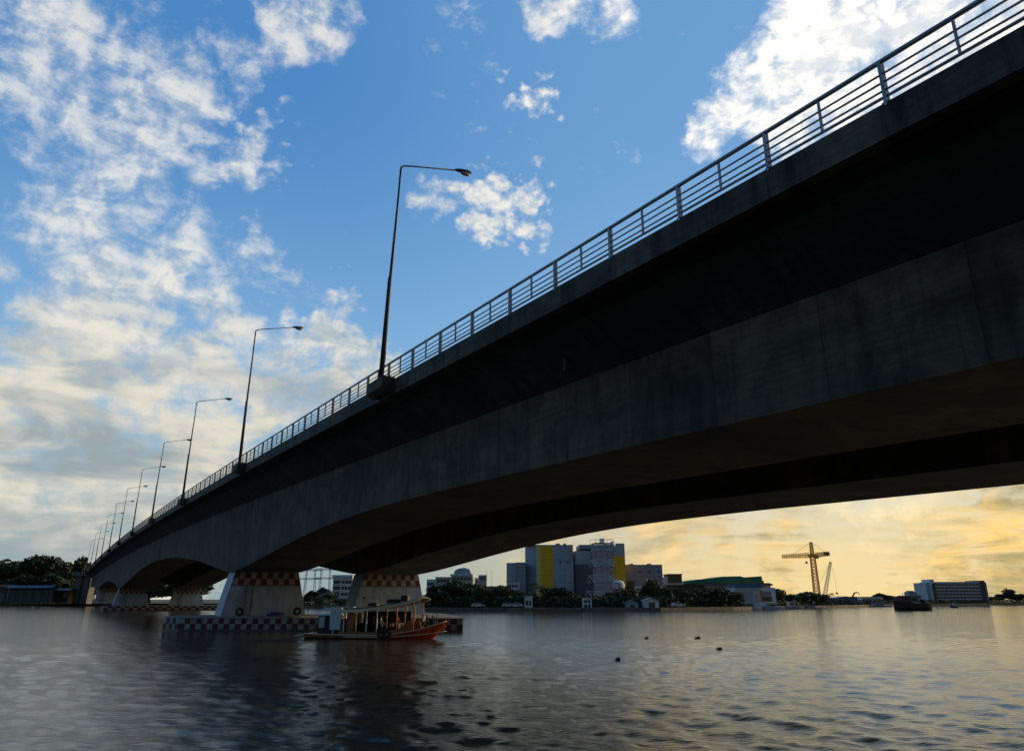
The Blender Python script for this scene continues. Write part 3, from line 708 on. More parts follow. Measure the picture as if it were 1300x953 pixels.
mb=MB(); x=b.x
prof=[(869,737.5),(880,736.5),(895,734.5),(905,734),(920,731.5),(943,731),(943,731.6),(947,732.5),(969,731)]
mb.loft([[(x(p),-1.0,b.z(741)),(x(p),-.6,b.z(q)),(x(p),14,b.z(q)+.1),(x(p),14,b.z(741))] for p,q in prof]); mb.build('green_roof',GR,b.o)
for px in range(872,968,8): b.box(px,px+.4,737.5,740.8,-1.08,-1.003,'roof_rib',G3) if px%16==0 else None
b.box(884,981.5,741.2,743,-1.3,-.003,'gutter',G3); b.windows(886,932,745,749,9,1)
b.box(972,974.5,736.5,741,2,4,'roof_vent',FR); b.box(976,981,739.5,741,1,6,'roof_plant_room',CR)
b=Bld(934,985,228,'riverside_warehouse','white riverside warehouse with blue canopy, orange stripe and picture panel','building')
b.box(934,985.5,745.5,None,0,10,'wall',WH); b.box(933.5,968,741.8,745.4,-1.0,6,'blue_canopy',BL_); b.box(933,968,745.5,748,-.5,-.004,'white_beam',WH)
b.box(935,956,750,765,-.08,-.003,'white_panel',G1); b.box(966,968.3,749,764,-.12,-.004,'orange_stripe',bmat('orange_paint',(.4,.14,.04)))
b.box(968.6,980,757,763,-.12,-.004,'picture_panel',BR); b.box(969,979,750,756.5,-.12,-.004,'door_panel',G2); b.box(966,984.5,740,741.5,2,8,'roof',RW); b.box(958,965,752,764,-.1,-.004,'shutter',CR)
# sheds on the bank
def shed(x0,x1,ye,yr,Y,name,label,wall,roof,cat='shed',door=True,dep=4):
    b=Bld(x0,x1,Y,name,label,cat); b.box(x0,x1,ye,None,0,dep,'wall',wall)
    mb=MB(); xm=b.W/2; z0=b.z(ye); z1=b.z(yr); e=.2
    mb.loft([[(-e,y,z0-.02),(xm,y,z1),(b.W+e,y,z0-.02),(b.W+e,y,z0+.1),(xm,y,z1+.14),(-e,y,z0+.1)] for y in (-.3,dep+.3)]); mb.build('roof',roof,b.o)
    mb=MB(); mb.add([(0,0,z0),(b.W,0,z0),(xm,0,z1-.02)],[(0,1,2)]); mb.build('gable',wall,b.o)
    if door: mb=MB(); mb.box(b.W*.3,b.W*.75,-.05,-.003,-.1,z0*.8); mb.build('door',FR,b.o)
    return b
shed(795,810,766,761.5,192,'river_shed','small grey gabled river shed left of the white boathouse',G1,SG)
shed(817.5,836,762.5,759,192,'boathouse','small white boathouse with dark shutter on the bank below the bright green tree',WH,G1)
b=Bld(740,751,191,'pump_kiosk','narrow white two storey kiosk at the water below the lattice tower','building')
b.box(740,751,758,None,0,2.2,'wall',WH); b.box(739.5,752,756.5,757.9,-.3,2.5,'roof',RW); b.windows(741,750,760,772,2,2); b.box(746,750,770,None,-.3,-.004,'green_door',bmat('green_paint',(.04,.13,.07)))
b=Bld(665,676,193,'guard_house','tiny pale guard house standing among the trees left of the palms','building')
b.box(666,676,757,None,0,2,'wall',WH); b.box(665,677,755.5,757,-.3,2.4,'roof',G1); b.windows(667,675,760,770,2,1)
# cream buildings left of factory
b=Bld(540,600,238,'cream_building','cream multi storey building with arched roof right of the checkered pier','building')
b.box(541,552,735,None,0,12,'wall',WH); b.box(552.1,572,732,None,-.5,12,'wall',CR); b.box(572.1,599,731,None,0,12,'wall',CR)
b.box(571,600,728.5,730.9,-.4,12.3,'floor_slab',WH); b.windows(574,598,732.3,736.5,5,1,y=0); b.windows(554,571,734,740,4,1,y=-.5); b.windows(542,551,738,744,3,1); b.windows(574,598,739,744,6,1,y=0)
mb=MB(); x=b.x
mb.loft([[(x(575),y,b.z(728.4)),(x(576),y,b.z(724)),(x(580),y,b.z(721.5)),(x(588),y,b.z(720)),(x(595),y,b.z(722)),(x(598),y,b.z(728.4))] for y in (1,11)]); mb.build('arched_roof',G1,b.o)
for px in (579,584,589,594): b.box(px,px+.4,722.5,728.3,.9,.99,'roof_rib',G2)
b=Bld(603,643,232,'long_white_wall_building','long low white building behind the trees between cream building and grey block','building')
b.box(603,643,744.5,None,0,6,'wall',WH); b.box(602.6,643.4,743.8,744.4,-.2,6.2,'roof_edge',G1); b.windows(605,641,746,750,10,1)
b=Bld(605,618,240,'grey_tower_house','narrow grey tower house above the long low white building','building')
b.box(607,617.5,729.5,None,0,5,'wall',G2); b.box(602,606.9,733,None,1,5,'side_wall',WH); b.windows(603,606,736,741,1,1,y=1); b.windows(609,616,732,736,2,1)
# white balcony block in the gap
b=Bld(420.5,446,262,'balcony_block','white apartment block with open balconies seen between the two near piers','building')
b.box(421,446,733,None,0,10,'wall',WH); b.box(420,446.5,729.5,732.9,-.6,10.3,'roof_parapet',WH)
for i in range(4):
    y=736+i*7.6; b.box(422.5,431,y+4.6,y+5.6,-1.2,-.004,'balcony',WH); b.box(422.8,430.6,y+.5,y+4.5,-.05,-.003,'recess',GS)
    b.windows(432,445,y+.4,y+4.6,3,1,.7,.8)
b=Bld(399,420,266,'red_roof_house','low house with dull red roof in the gap left of the balcony block','house')
b.box(400,417,752,None,0,5,'wall',CR); mb=MB(); z0=b.z(752); z1=b.z(747.5); mb.loft([[(b.x(398),y,z0),(b.x(398)+1.2,2.5,z1),(b.x(419)-1.2,2.5,z1),(b.x(419),y,z0)] for y in (-.5,5.5)]); mb.build('roof',bmat('dull_red_roof',(.16,.05,.04)),b.o)

# lattice structures
def lattice(mb, a, b, wa, wb, n, r, faces=4):
    a=Vector(a); b=Vector(b); ax=(b-a).normalized(); u=ax.orthogonal().normalized() if abs(ax.z)<.9 else Vector((1,0,0)); v=ax.cross(u).normalized(); u=v.cross(ax)
    def c(i,t): w=(wa+(wb-wa)*t)/2; s=((-1,-1),(1,-1),(1,1),(-1,1))[i%4]; return a.lerp(b,t)+u*s[0]*w+v*s[1]*w
    for i in range(4): mb.bar(c(i,0),c(i,1),r*1.5)
    for k in range(n):
        for i in range(4):
            t0=k/n; t1=(k+1)/n
            mb.bar(c(i,t0),c(i+1,t1),r); mb.bar(c(i,t1),c(i+1,t1),r)
            if n<12: mb.bar(c(i+1,t0),c(i,t1),r)
RD=bmat('tower_red_paint',(.30,.05,.04),rough=.6); WT=bmat('tower_white_paint',(.55,.55,.55),rough=.6)
Y=205; p=at(766,HOR,Y); zt=hz(690,Y,768)-BANK; k=Y/F
t=empty('lattice_tower',(p.x,Y,BANK),R(12),'red and white steel lattice tower with aerials before the grey factory hall','tower')
for i in range(8):
    w0=36*k*(1-i/8*.52); w1=36*k*(1-(i+1)/8*.52); mb=MB(); lattice(mb,(0,0,zt*i/8+(.01 if i else 0)),(0,0,zt*(i+1)/8),w0,w1,1,.075); mb.build('tower_section',RD if i%2==0 else WT,t)
mb=MB(); w=20*k/2+.3; mb.box(-w,w,-w,w,zt,zt+.12); mb.build('top_platform',G2,t)
mb=MB(); 
for a in range(4): s=((-1,-1),(1,-1),(1,1),(-1,1))[a]; s2=((-1,-1),(1,-1),(1,1),(-1,1))[(a+1)%4]; mb.bar((s[0]*w,s[1]*w,zt+1),(s2[0]*w,s2[1]*w,zt+1),.06); mb.bar((s[0]*w,s[1]*w,zt+.12),(s[0]*w,s[1]*w,zt+1),.06)
mb.build('guard_rail',G2,t)
mb=MB(); mb.tube([(w-.3,-w-.5,zt-.2),(w-.3,-w-.1,zt-.2)],[.75,.3],14); mb.build('dish_aerial',WH,t,True)
mb=MB(); mb.box(-.3,.6,-.6,.6,zt+.125,zt+1.3); mb.build('equipment_box',WH,t)
# factory mast poles
def mast(x,ytop,Y,label,r=.07):
    p=at(x,HOR,Y); z=hz(ytop,Y,x)-BANK; mb=MB(); mb.tube([(0,0,-.2),(0,0,z)],[r,r*.4],6); mb.box(-.35,.35,-.03,.03,z*.9,z*.9+.06); o=mb.build('mast',M['pole']); o.location=(p.x,Y,BANK); tag(o,label,'mast','thin masts on the far bank')
mast(617,724,236,'thin mast just right of the grey tower house'); mast(624,722,236,'second thin mast right of the grey tower house')
mast(1020,752,262,'thin pole left of the tower crane',.05)

# transmission frames in the gap
Y=320
for x,yt,lb in ((392,722,'left pale portal pylon in the gap beside the nearest pier'),(411,721,'right pale portal pylon beside the balcony block')):
    p=at(x,HOR,Y); z=hz(yt,Y,x)-BANK; o=empty('pylon',(p.x,Y,BANK),0,lb,'pylon')
    for s in (-1,1): mb=MB(); lattice(mb,(s*2.2,0,0),(s*1.6,0,z),.9,.5,9,.05); mb.build('leg',G2,o)
    for h in (.97,.72): mb=MB(); lattice(mb,(-4.2,0,z*h),(4.2,0,z*h),.5,.5,6,.05); mb.build('crossbeam',G2,o)

# tower crane
YC=bmat('crane_yellow_paint',(.85,.40,.03),rough=.5,var=.2,scale=1)
Y=275; p=at(1038,HOR,Y); k=Y/F; z=lambda y: hz(y,Y,1034)-BANK
t=empty('tower_crane',(p.x,Y,BANK),R(-6),'yellow tower crane with horizontal jib above the dark trees','crane')
mb=MB(); lattice(mb,(0,0,-.2),(0,0,z(707)),9*k*.75,7*k*.7,14,.19); mb.build('mast',YC,t)
mb=MB(); lattice(mb,(0,0,z(703.5)),(0,0,z(688)),4.6*k*.8,3.4*k*.8,5,.13); mb.build('tower_top',YC,t)
mb=MB(); mb.box(-1.2,1.2,-1.0,1.0,z(707.5),z(703)); mb.build('slewing_ring',YC,t)
mb=MB(); mb.box(.4,1.5,-2.0,-1.02,z(709),z(704)); mb.build('cab',YC,t)
mb=MB(); lattice(mb,(-1,0,z(704.5)),(-36*k,0,z(706)),1.1,.8,12,.10); mb.build('jib',YC,t)
mb=MB(); lattice(mb,(1,0,z(704.5)),(20*k,0,z(702.5)),1.1,1.0,6,.10); mb.build('counter_jib',YC,t)
mb=MB(); mb.box(14*k,20*k,-.7,.7,z(704.5),z(701)); mb.build('counterweight',bmat('rust_block',(.12,.05,.03)),t)
mb=MB(); mb.tube([(0,0,z(688)),(-26*k,0,z(705.2))],.05,5); mb.tube([(0,0,z(688)),(17*k,0,z(702))],.05,5); mb.build('tie_bar',YC,t)
mb=MB(); mb.tube([(-8*k,0,z(705.5)),(-8*k,0,z(713))],.04,5); mb.box(-8*k-.35,-8*k+.35,-.25,.25,z(715),z(712.5)); mb.build('hook_block',FR,t)
# crawler crane
Y=285; p=at(1047,HOR,Y); k=Y/F; z=lambda y: hz(y,Y,1047)-BANK
t=empty('crawler_crane',(p.x,Y,BANK),0,'grey crawler crane with long raised lattice boom right of the tower crane','crane')
mb=MB(); lattice(mb,(0,0,z(758)),(12.6*k,0,z(713)),1.1,.6,14,.07); mb.build('boom',G2,t)
mb=MB(); mb.box(-2.4,1.0,-1.4,1.4,1.1,z(757)); mb.box(.2,1.3,-1.4,-.2,1.1,2.9); mb.build('house',bmat('crane_dull_yellow',(.25,.14,.03)),t)
for s in (-1,1):
    mb=MB(); mb.loft([[(x_,s*1.5+dy,z_) for x_,z_ in ((-2.3,.15),(-2.6,.5),(-2.2,1.0),(1.6,1.0),(2.0,.5),(1.7,.15))] for dy in (-.35,.35)]); mb.build('track',M['tyre'],t)
mb=MB(); mb.tube([(12.6*k,0,z(713)),(15.6*k,0,z(736)),(15.6*k,0,z(752))],.04,5); mb.box(15.6*k-.3,15.6*k+.3,-.2,.2,z(754),z(751.5)); mb.build('hoist_cable',FR,t)
mb=MB(); mb.tube([(-2.2,0,z(757)),(-2.6,0,z(748)),(12.4*k,0,z(713.5))],.04,5); mb.build('pendant_cable',FR,t)
Y=288; p=at(1082,HOR,Y); k=Y/F
t=empty('excavator',(p.x,Y,BANK),0,'dark excavator arm poking above the blue riverside sheds','excavator')
z=lambda y: hz(y,Y,1082)-BANK
mb=MB(); mb.box(-1.2,1.4,-1,1,1.0,z(757)); mb.build('house',FR,t)
mb=MB(); mb.box(-1.6,1.8,-1.3,1.3,.0,.9); mb.build('track',M['tyre'],t)
mb=MB(); mb.tube([(0,0,z(758)),(4*k,0,z(752)),(8*k,0,z(751.5))],[.3,.25,.15],6); mb.tube([(8*k,0,z(751.5)),(10*k,0,z(755))],[.15,.1],6); mb.build('arm',FR,t)

# blue sheds etc
shed(1046,1062,760.5,758.5,272,'work_shed','grey riverside work shed at the foot of the crawler crane',SG,SG,door=True,dep=6)
shed(1061,1088,759.5,757,285,'blue_shed','blue sheet riverside shed right of the cranes',bmat('blue_sheet',(.10,.16,.20)),BL_,dep=7)
b=Bld(1094,1120,318,'bank_house','low white flat roofed house on the bank left of the cargo barge','house')
b.box(1094,1120,757.6,None,0,7,'wall',WH); b.box(1093.5,1120.5,757,757.5,-.4,7.3,'roof',WH); b.windows(1095,1119,759.5,762,7,1); b.box(1103,1110,763.3,766,-.5,-.004,'door_canopy',BL_)
b=Bld(1084,1102,306,'quay_shed','low dark grey quay shed in front of the low white bank house','shed')
b.box(1084,1101,765,None,0,4,'wall',SG); b.box(1083.5,1101.5,764.2,764.9,-.3,4.2,'roof',SG); b.windows(1086,1100,766,768,4,1)
# long office block
Y=386
b=Bld(1172,1258,Y,'office_block','long pale six storey office block near the right picture edge','building')
x=b.x; z=b.z
b.box(1180,1252,739.5,None,0,12,'wall',WH)
b.box(1177.2,1184,739.3,None,-1,11,'left_wing',G1); b.box(1181.5,1187,735.2,None,-1.6,6,'stair_tower',WH); b.box(1184,1187.2,740,None,-1.9,-1.603,'brown_strip',BR)
b.box(1246.5,1252,736.5,None,-1.2,12,'end_wall',BR); b.box(1252.1,1254.6,738.5,None,-.8,11,'end_fin',G1)
b.box(1187.3,1246.4,738.2,739.4,-.9,12.3,'roof_slab',WH)
for i in range(6):
    y=742+i*4.1
    b.box(1187.3,1246.4,y+1.4,y+2.4,-.9,-.004,'floor_band',WH)
    b.windows(1188.5,1245.5,y-1.0,y+1.3,13,1,.72,.8,y=-.1)
b=Bld(1151,1170,372,'temple_roof_house','small grey building with stepped roof behind the cargo barge','building')
b.box(1153,1169,757,None,0,8,'wall',G2); b.box(1151,1171,755.5,757,-.6,8.5,'roof',G3); b.box(1157,1166,751,755.4,1,6,'upper_floor',G2); b.box(1158,1164,749.5,751,1.5,5,'top_roof',G3); b.windows(1154,1168,758.5,762,5,1)

# left bank sheds on stilts
def stilt(x0,x1,ye,Y,label,wall,roof,name='pier_shed'):
    b=Bld(x0,x1,Y,name,label,'shed'); zf=b.z(764.2); mb=MB(); mb.box(-.4,b.W+.4,-.4,5,zf-.15,zf); mb.build('floor',M['inside'],b.o)
    mb=MB(); mb.box(0,b.W,0.6,5,zf,b.z(ye)); mb.build('wall',wall,b.o)
    mb=MB(); z1=b.z(ye); mb.loft([[(-.8,-1.2,z1-.1),(b.W+.8,-1.2,z1-.1)],[(-.8,2.4,z1+.9),(b.W+.8,2.4,z1+.9)],[(-.8,5.4,z1),(b.W+.8,5.4,z1)],[(-.8,5.4,z1-.12),(b.W+.8,5.4,z1-.12)],[(-.8,2.4,z1+.78),(b.W+.8,2.4,z1+.78)],[(-.8,-1.2,z1-.24),(b.W+.8,-1.2,z1-.24)]]); mb.build('roof',roof,b.o)
    n=max(3,int(b.W/2.6))
    for i in range(n):
        X=b.W*i/(n-1); mb=MB(); mb.box(X-.12,X+.12,-.35,-.11,-1.4,z1-.1); mb.build('post',M['bark'],b.o)
    b.windows(x0+1,x1-1,ye+3,ye+9,max(2,int(b.W/3)),1,.5,.8,y=.6)
stilt(-40,6,744.5,336,'grey waterside shed on posts at the left picture edge',SG,RW)
stilt(8,62,745.5,334,'long blue roofed waterside shed on posts by the left trees',bmat('teal_wall',(.06,.10,.11)),BL_)
stilt(68,86,749,338,'small dark waterside shed beside the bridge abutment',M['inside'],SG)
stilt(120,140,752,360,'dark waterside shed under the far end of the bridge',M['inside'],RW)
b=Bld(88,112,344,'bridge_abutment','tall grey concrete abutment under the far left end of the bridge','abutment')
b.box(92,99,731,None,0,5,'column',M['conc']); b.box(103,110,731,None,0,5,'column',M['conc']); b.box(87,113,725.5,730.9,-.8,6,'cap_beam',M['conc'])
mb=MB(); mb.box(b.x(95),b.x(107),1,4,-.2,b.z(745)); mb.build('wall',M['conc'],b.o)

# ------------------------------------------------------------------ boats and small things
def hullmesh(L,W,H,m,parent,bowup=.4,name='hull'):
    mb=MB(); rs=[]
    for i in range(15):
        u=i/14; w=W/2*max(.04,1-max(0,(u-.6)/.4)**2)*(1-.3*max(0,(.12-u)/.12)); s=H*(1+bowup*max(0,(u-.4)/.6)**2+.1*(1-u)**3); x=L*(u-.5)
        rs.append([(x,-w,s),(x,-w*.85,s*.3),(x,-w*.5,-.3),(x,w*.5,-.3),(x,w*.85,s*.3),(x,w,s)])
    mb.loft(rs); return mb.build(name,m,parent)
def barge():
    Y=206; p=at(1156,HOR,Y); k=Y/F; t=empty('cargo_barge',(p.x,Y,0),PI+R(8),'dark rusty cargo barge on the water in front of the long office block','barge')
    L=44*k*1.05; hullmesh(L,3.2,8*k,bmat('rusty_black_hull',(.035,.022,.018),rough=.6,var=.4,scale=.8),t,.35)
    mb=MB(); mb.box(.08*L,.34*L,-1.2,1.2,8*k,15.5*k); mb.build('wheelhouse',bmat('dark_red_cabin',(.07,.03,.025)),t)
    mb=MB(); mb.box(.06*L,.36*L,-1.35,1.35,15.5*k+.003,16*k); mb.build('cabin_roof',SG,t)
    for i in range(4): mb=MB(); X=.11*L+i*.065*L; mb.box(X,X+.035*L,-1.24,-1.203,10.5*k,13.5*k); mb.box(X,X+.035*L,1.203,1.24,10.5*k,13.5*k); mb.build('window',GS,t)
    mb=MB(); mb.tube([(.2*L,0,16*k),(.2*L,0,20*k)],.05,5); mb.tube([(.2*L-.5,0,18.6*k),(.2*L+.5,0,18.6*k)],.03,4); mb.build('mast',FR,t)
    mb=MB()
    mb.loft([[(-.36*L,-1.1,8*k),(-.36*L,1.1,8*k)],[(-.28*L,-.5,13*k),(-.28*L,.5,13*k)],[(-.15*L,-.9,10.5*k),(-.15*L,.9,10.5*k)],[(-.05*L,-.4,14*k),(-.05*L,.4,14*k)],[(.05*L,-1,8*k),(.05*L,1,8*k)]],cap=False,closed=False)
    o=mb.build('cargo_mound',M['inside'],t)
    for X,h in ((-.42,13),(-.3,15.5),(-.02,16)): mb=MB(); mb.tube([(X*L,0,7*k),(X*L+.2,0,h*k)],.07,5); mb.build('bollard_post',FR,t)
barge()
def smallboat(x0,x1,yw,ytop,label,hm,cm,rz=0,name='small_boat',group='small boats by the far bank'):
    Y=CAMH*1083/(yw-HOR); xm=(x0+x1)/2; p=at(xm,HOR,Y); k=Y/F; L=(x1-x0)*k; t=empty(name,(p.x,Y,0),rz,label,'boat',group)
    H=(yw-ytop)*k; hullmesh(L,max(1,L*.22),H*.32,hm,t)
    mb=MB(); mb.box(-.25*L,.15*L,-L*.08,L*.08,H*.32,H*.8); mb.build('cabin',cm,t)
    mb=MB(); mb.box(-.32*L,.2*L,-L*.1,L*.1,H*.8+.003,H*.92); mb.build('cabin_roof',hm,t)
    mb=MB(); mb.box(-.18*L,.08*L,-L*.084,-L*.0803,H*.45,H*.7); mb.build('window',GS,t)
    return t
HW=bmat('white_boat_paint',(.5,.52,.52),rough=.4,var=.1)
smallboat(1205,1214,771,764.5,'small white boat alone on the water before the office block',FR,HW,PI)
smallboat(938,965,773.4,764.5,'pale grey moored boat below the white warehouse panel',HW,G2,0)
smallboat(966,994,773,765,'long white moored boat with raised bow below the picture panel',HW,G1,0)
smallboat(994,1016,772.5,763,'moored workboat with tall wheelhouse right of the white boats',G2,HW,0)
smallboat(1018,1042,771.9,768.3,'low pale skiff moored below the tower crane',HW,G1,0)
smallboat(1102,1130,769.9,765,'low grey boat at the bank just left of the cargo barge',G2,G1,0)
# parked cars on the bank
def make_car(c):
    t=empty('parked_car'); mb=MB()
    pr=[(-2.1,.35),(-2.1,.85),(-1.7,.95),(-1.2,1.42),(.5,1.42),(1.1,.95),(1.95,.82),(2.1,.5),(2.05,.35)]
    mb.loft([[(x_,y_*(1 if z_<1 else .85),z_) for x_,z_ in pr] for y_ in (-.85,.85)]); mb.build('body',c,t)
    mb=MB()
    for s in (-1,1): mb.add([(-1.5,s*.84,1.0),(-1.15,s*.80,1.34),(.45,s*.80,1.34),(.9,s*.84,1.0)],[(0,1,2,3)])
    mb.build('side_window',GS,t)
    for x_ in (-1.3,1.3):
        for s in (-1,1): mb=MB(); mb.tube([(x_,s*.72,.32),(x_,s*.90,.32)],.32,12); mb.build('wheel',M['tyre'],t)
    return t
car=make_car(HW)
for i,(x_,lb) in enumerate(((607,'white car parked under the bank trees, nearest the checkered pier'),(646,'white car parked under the trees below the small grey block'),(655,'second white car parked close behind another under the small grey block'),(1000-140,'white car parked under the trees below the brown shed'))):
    Y=shoreY(x_)+3.2; p=at(x_,HOR,Y); o=car if i==0 else copy_tree(car); o.location=(p.x,Y,BANK+.005); o.rotation_euler=(0,0,[.1,0,PI,.2][i]); o.scale=(.8,.8,.8); tag(o,lb,'car','cars parked on the far bank')
# fence posts along the bank edge
# floating water hyacinth clumps
for i,(x_,y_,s) in enumerate(((818,809,.4),(882,808.5,.6),(908,822,.5),(781,835,.35))):
    Y=CAMH*1083/(y_-HOR)*.985; p=at(x_,HOR,Y); s*=.42; mb=leaf_cloud(60,[(0,0,.03,s,s*.5,.05),(s*.4,.1,.04,s*.5,s*.4,.08)],.05,i+70)
    mb.ell((0,0,.01),(s*.9,s*.45,.05),10,5); o=mb.build('floating_plants',M['leafdark']); o.location=(p.x,Y,.02)
    tag(o,['small dark floating clump left of the middle water','dark floating clump right of the first small one','dark floating clump lowest of the middle three','tiny floating clump at the edge of the bridge shadow','largest dark floating clump near the lower picture edge','small floating clump left of the largest one'][i],'floating plants','floating plant clumps on the river')
for pr in protos:
    if not pr[1]:
        for ch in list(pr[0].children): bpy.data.objects.remove(ch)
        bpy.data.objects.remove(pr[0])

# ------------------------------------------------------------------ world: Nishita sky with a procedural cloud layer
SUN_EL, SUN_AZ = 17.0, 58.0          # azimuth measured to the right of the view direction
W = bpy.data.worlds.new('World'); SC.world = W; W.use_nodes = True; N = NT(W.node_tree)
out = N.n('ShaderNodeOutputWorld'); bg = N.n('ShaderNodeBackground'); N.t.links.new(bg.outputs[0], out.inputs[0])
sky = N.n('ShaderNodeTexSky', sky_type='NISHITA'); sky.sun_disc = False; sky.sun_elevation = R(SUN_EL); sky.sun_rotation = R(SUN_AZ)
sky.altitude = 0; sky.air_density = 1.0; sky.dust_density = .8; sky.ozone_density = 2.2
D = N.vm('NORMALIZE', N.n('ShaderNodeTexCoord').outputs['Generated'])
dx, dy, dz = N.sep(D)
zz = N.math('MAXIMUM', dz, 0.0)
den = N.math('ADD', zz, .10)
P = N.comb(N.math('DIVIDE', dx, den), N.math('DIVIDE', dy, den), 0.)
def pxdir(x, y): v = ray(x, y).normalized(); return (v.x, v.y, v.z)
warp = N.vm('SUBTRACT', N.noise(D, 6., 5, .6, out=1), (.5,.5,.5))
DW = N.vm('NORMALIZE', N.vm('ADD', D, N.scale(warp, .17)))
def blob(x, y, rad, w, soft=.95, src=None):
    d = N.vm('DOT_PRODUCT', src or DW, pxdir(x, y), out=1)
    return N.math('MULTIPLY', N.ss(d, math.cos(R(rad)), math.cos(R(rad*(1-soft)))), w)
def addall(l):
    s = l[0]
    for q in l[1:]: s = N.math('ADD', s, q)
    return s
BL = [(50,110,9,.27),(150,80,8,.27),(250,150,7,.34),(320,40,4.5,.36),(385,25,4,.40),(430,5,3,.36),(325,215,3.5,.36),(70,215,6,.18),(190,205,5,.2),
 (60,300,5,.22),(150,320,5,.32),(245,330,4.5,.36),(345,320,3,.42),(80,385,5,.30),(180,430,4,.40),(190,375,2,.36),(445,380,3,.34),(395,385,2.5,.2),(270,390,3,.22),(505,430,1.2,.28),(325,410,3.5,.30),
 (50,520,9,.8),(200,560,11,.8),(330,490,6,.62),(430,470,5,.55),(250,470,3.5,.3),(465,475,4,.55),(420,440,2.5,.4),(60,640,10,.55),(220,640,8,.5),
 (575,248,3.0,.50),(632,250,3.2,.48),(682,262,2.6,.38),(605,295,2.6,.44),(665,300,2.2,.36),(548,240,1.8,.34),(700,228,1.6,.25),(690,105,2.4,.36),(900,185,2.4,.5),(740,15,3.8,.36),(700,15,2,.26),(790,30,2.2,.28),
 (915,150,2.6,.46),(985,110,5.5,.62),(1070,60,7,.66),(1000,20,5,.40),(1180,30,6,.50),(945,60,2.6,.26),(1250,60,5,.42),(1120,130,6,.55),(1190,120,3,.2),(1225,15,4.5,.45),
 (1150,670,12,.42),(1310,660,9,.36),(900,690,9,.38),(740,700,9,.36)]
cover = addall([blob(*b) for b in BL])
n1 = N.noise(N.vm('ADD', P, (3.1,7.7,0)), 3.4, 9, .60, .25)
n2 = N.noise(D, 26., 6, .62, .3)
n3 = N.noise(N.vm('MULTIPLY', D, (1,1,3.2)), 9., 5, .6, .4)
nn = N.math('ADD', N.math('ADD', N.math('MULTIPLY', n1, .36), N.math('MULTIPLY', n2, .40)), N.math('MULTIPLY', n3, .24))
vor = N.n('ShaderNodeTexVoronoi', feature='SMOOTH_F1'); fw = N.vm('SUBTRACT', N.noise(D, 45., 4, .6, out=1), (.5,.5,.5)); N.put(vor.inputs['Vector'], N.vm('MULTIPLY', N.vm('ADD', N.vm('ADD', D, N.scale(warp, .06)), N.scale(fw, .035)), (.8,.8,1.25))); vor.inputs['Scale'].default_value = 56.; vor.inputs['Smoothness'].default_value = .6
cell = N.math('MULTIPLY', N.math('SUBTRACT', .42, vor.outputs['Distance']), .36)
cellm = addall([blob(640, 265, 7, 1., .7), blob(690, 105, 4, 1., .7), blob(330, 190, 6, .6), blob(420, 380, 6, .5)])
nn = N.math('ADD', nn, N.math('MULTIPLY', cell, N.math('MINIMUM', cellm, 1.)))
dens = N.math('ADD', N.math('MULTIPLY', N.math('SUBTRACT', nn, .5), 3.0), N.math('MULTIPLY', N.math('MINIMUM', cover, .68), 1.0))
alpha = N.math('MULTIPLY', N.ss(dens, .20, .84), N.ss(dx, -.35, .10, N.ss(dz, .25, .50, 1., .80), 1.))
# clouds everywhere outside the photographed window: a generic broken layer
# light on the clouds
sunv = Vector((math.sin(R(SUN_AZ))*math.cos(R(SUN_EL)), math.cos(R(SUN_AZ))*math.cos(R(SUN_EL)), math.sin(R(SUN_EL))))
glow = blob(1120, 70, 26, 1., 1., D)                 # bright backlit cloud
low = N.ss(dz, .02, .42)                             # 0 at the horizon
right = N.ss(N.math('DIVIDE', dx, N.math('ADD', N.math('ABSOLUTE', dy), .001)), -.25, .38)
n2s = N.noise(N.vm('ADD', D, (.010,.004,.012)), 26., 6, .62, .3)
n3s = N.noise(N.vm('MULTIPLY', N.vm('ADD', D, (.022,.008,.012)), (1,1,3.2)), 9., 5, .6, .4)
emb = N.math('ADD', N.math('SUBTRACT', n2, n2s), N.math('MULTIPLY', N.math('SUBTRACT', n3, n3s), .8))
relief = N.ss(N.math('ADD', emb, N.math('MULTIPLY', N.math('SUBTRACT', .8, dens), .10)), -.16, .14)
white = N.mix(relief, (.46,.55,.64,1), (.88,.86,.80,1))
grey = N.mix(N.ss(N.noise(N.vm('MULTIPLY', D, (1,1,3.)), 7., 5, .55, .6), .36, .62), (.33,.39,.41,1), (.76,.71,.60,1))
leftc = N.mix(N.ss(dz, .16, .44), grey, white)
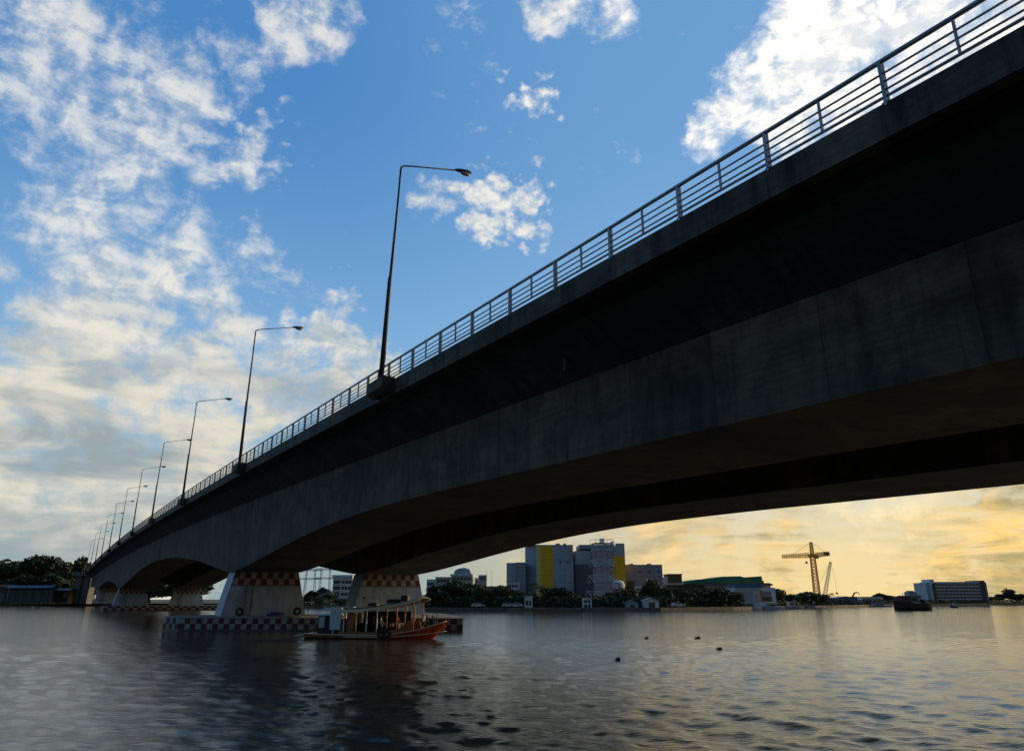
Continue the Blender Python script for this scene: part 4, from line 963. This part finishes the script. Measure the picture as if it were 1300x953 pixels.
gold = N.mix(N.ss(N.noise(N.vm('MULTIPLY', D, (1.2,1.2,7.)), 5.5, 6, .58, .8), .36, .66), (.42,.35,.18,1), (1.15,.75,.25,1))
gold = N.mix(blob(1110, 622, 6, .8, 1., D), gold, N.mix(relief,(.85,.66,.33,1),(1.15,.95,.6,1)), 'MIX')
lowc = N.mix(right, leftc, gold)
cc = N.mix(N.ss(dz, .20, .36), lowc, leftc)
cc = N.mix(glow, cc, N.mix(relief,(.78,.82,.86,1),(1.3,1.22,1.08,1)))
blue = N.scale(sky.outputs[0], .10)
blue = N.mix(.75, blue, N.mix(N.ss(dz, .0, .62), (.38,.68,.95,1), (.075,.28,.66,1)))
hazeL = N.mix(right, (.30,.36,.34,1), (1.0,.72,.26,1))
base = N.mix(N.ss(dz, .30, .0, 0, .85), blue, hazeL)
base = N.mix(N.math('MULTIPLY', blob(1120, 70, 40, 1., 1., D), .16), base, (.50,.80,1.0,1))
col = N.mix(alpha, base, cc)
sd = N.vm('DOT_PRODUCT', D, (math.sin(R(66))*math.cos(R(7)), math.cos(R(66))*math.cos(R(7)), math.sin(R(7))), out=1)
col = N.mix(N.ss(sd, math.cos(R(30)), math.cos(R(3))), col, (5.0,3.4,1.6,1))  # added warm sky glow out of view, brightens the soffit off the water
col = N.scale(col, N.ss(dy, -.45, .45, .38, 1.))
N.put(bg.inputs['Color'], col); bg.inputs['Strength'].default_value = 1.0
W.cycles.sampling_method = 'MANUAL'; W.cycles.sample_map_resolution = 512

sun = bpy.data.lights.new('sun', 'SUN'); sun.energy = 2.0; sun.angle = R(1.5); sun.color = (1.0,.78,.52)
so = bpy.data.objects.new('sun', sun); COL.objects.link(so); so.rotation_euler = sunv.to_track_quat('Z','Y').to_euler()
so.location = (60, 20, 60)

SC.view_settings.view_transform = 'Standard'; SC.view_settings.look = 'None'; SC.view_settings.exposure = 0; SC.view_settings.gamma = 1
SC.cycles.max_bounces = 6; SC.cycles.diffuse_bounces = 3; SC.cycles.glossy_bounces = 3; SC.cycles.use_denoising = True
SC.cycles.caustics_reflective = True; SC.cycles.sample_clamp_indirect = 3; SC.cycles.caustics_refractive = False
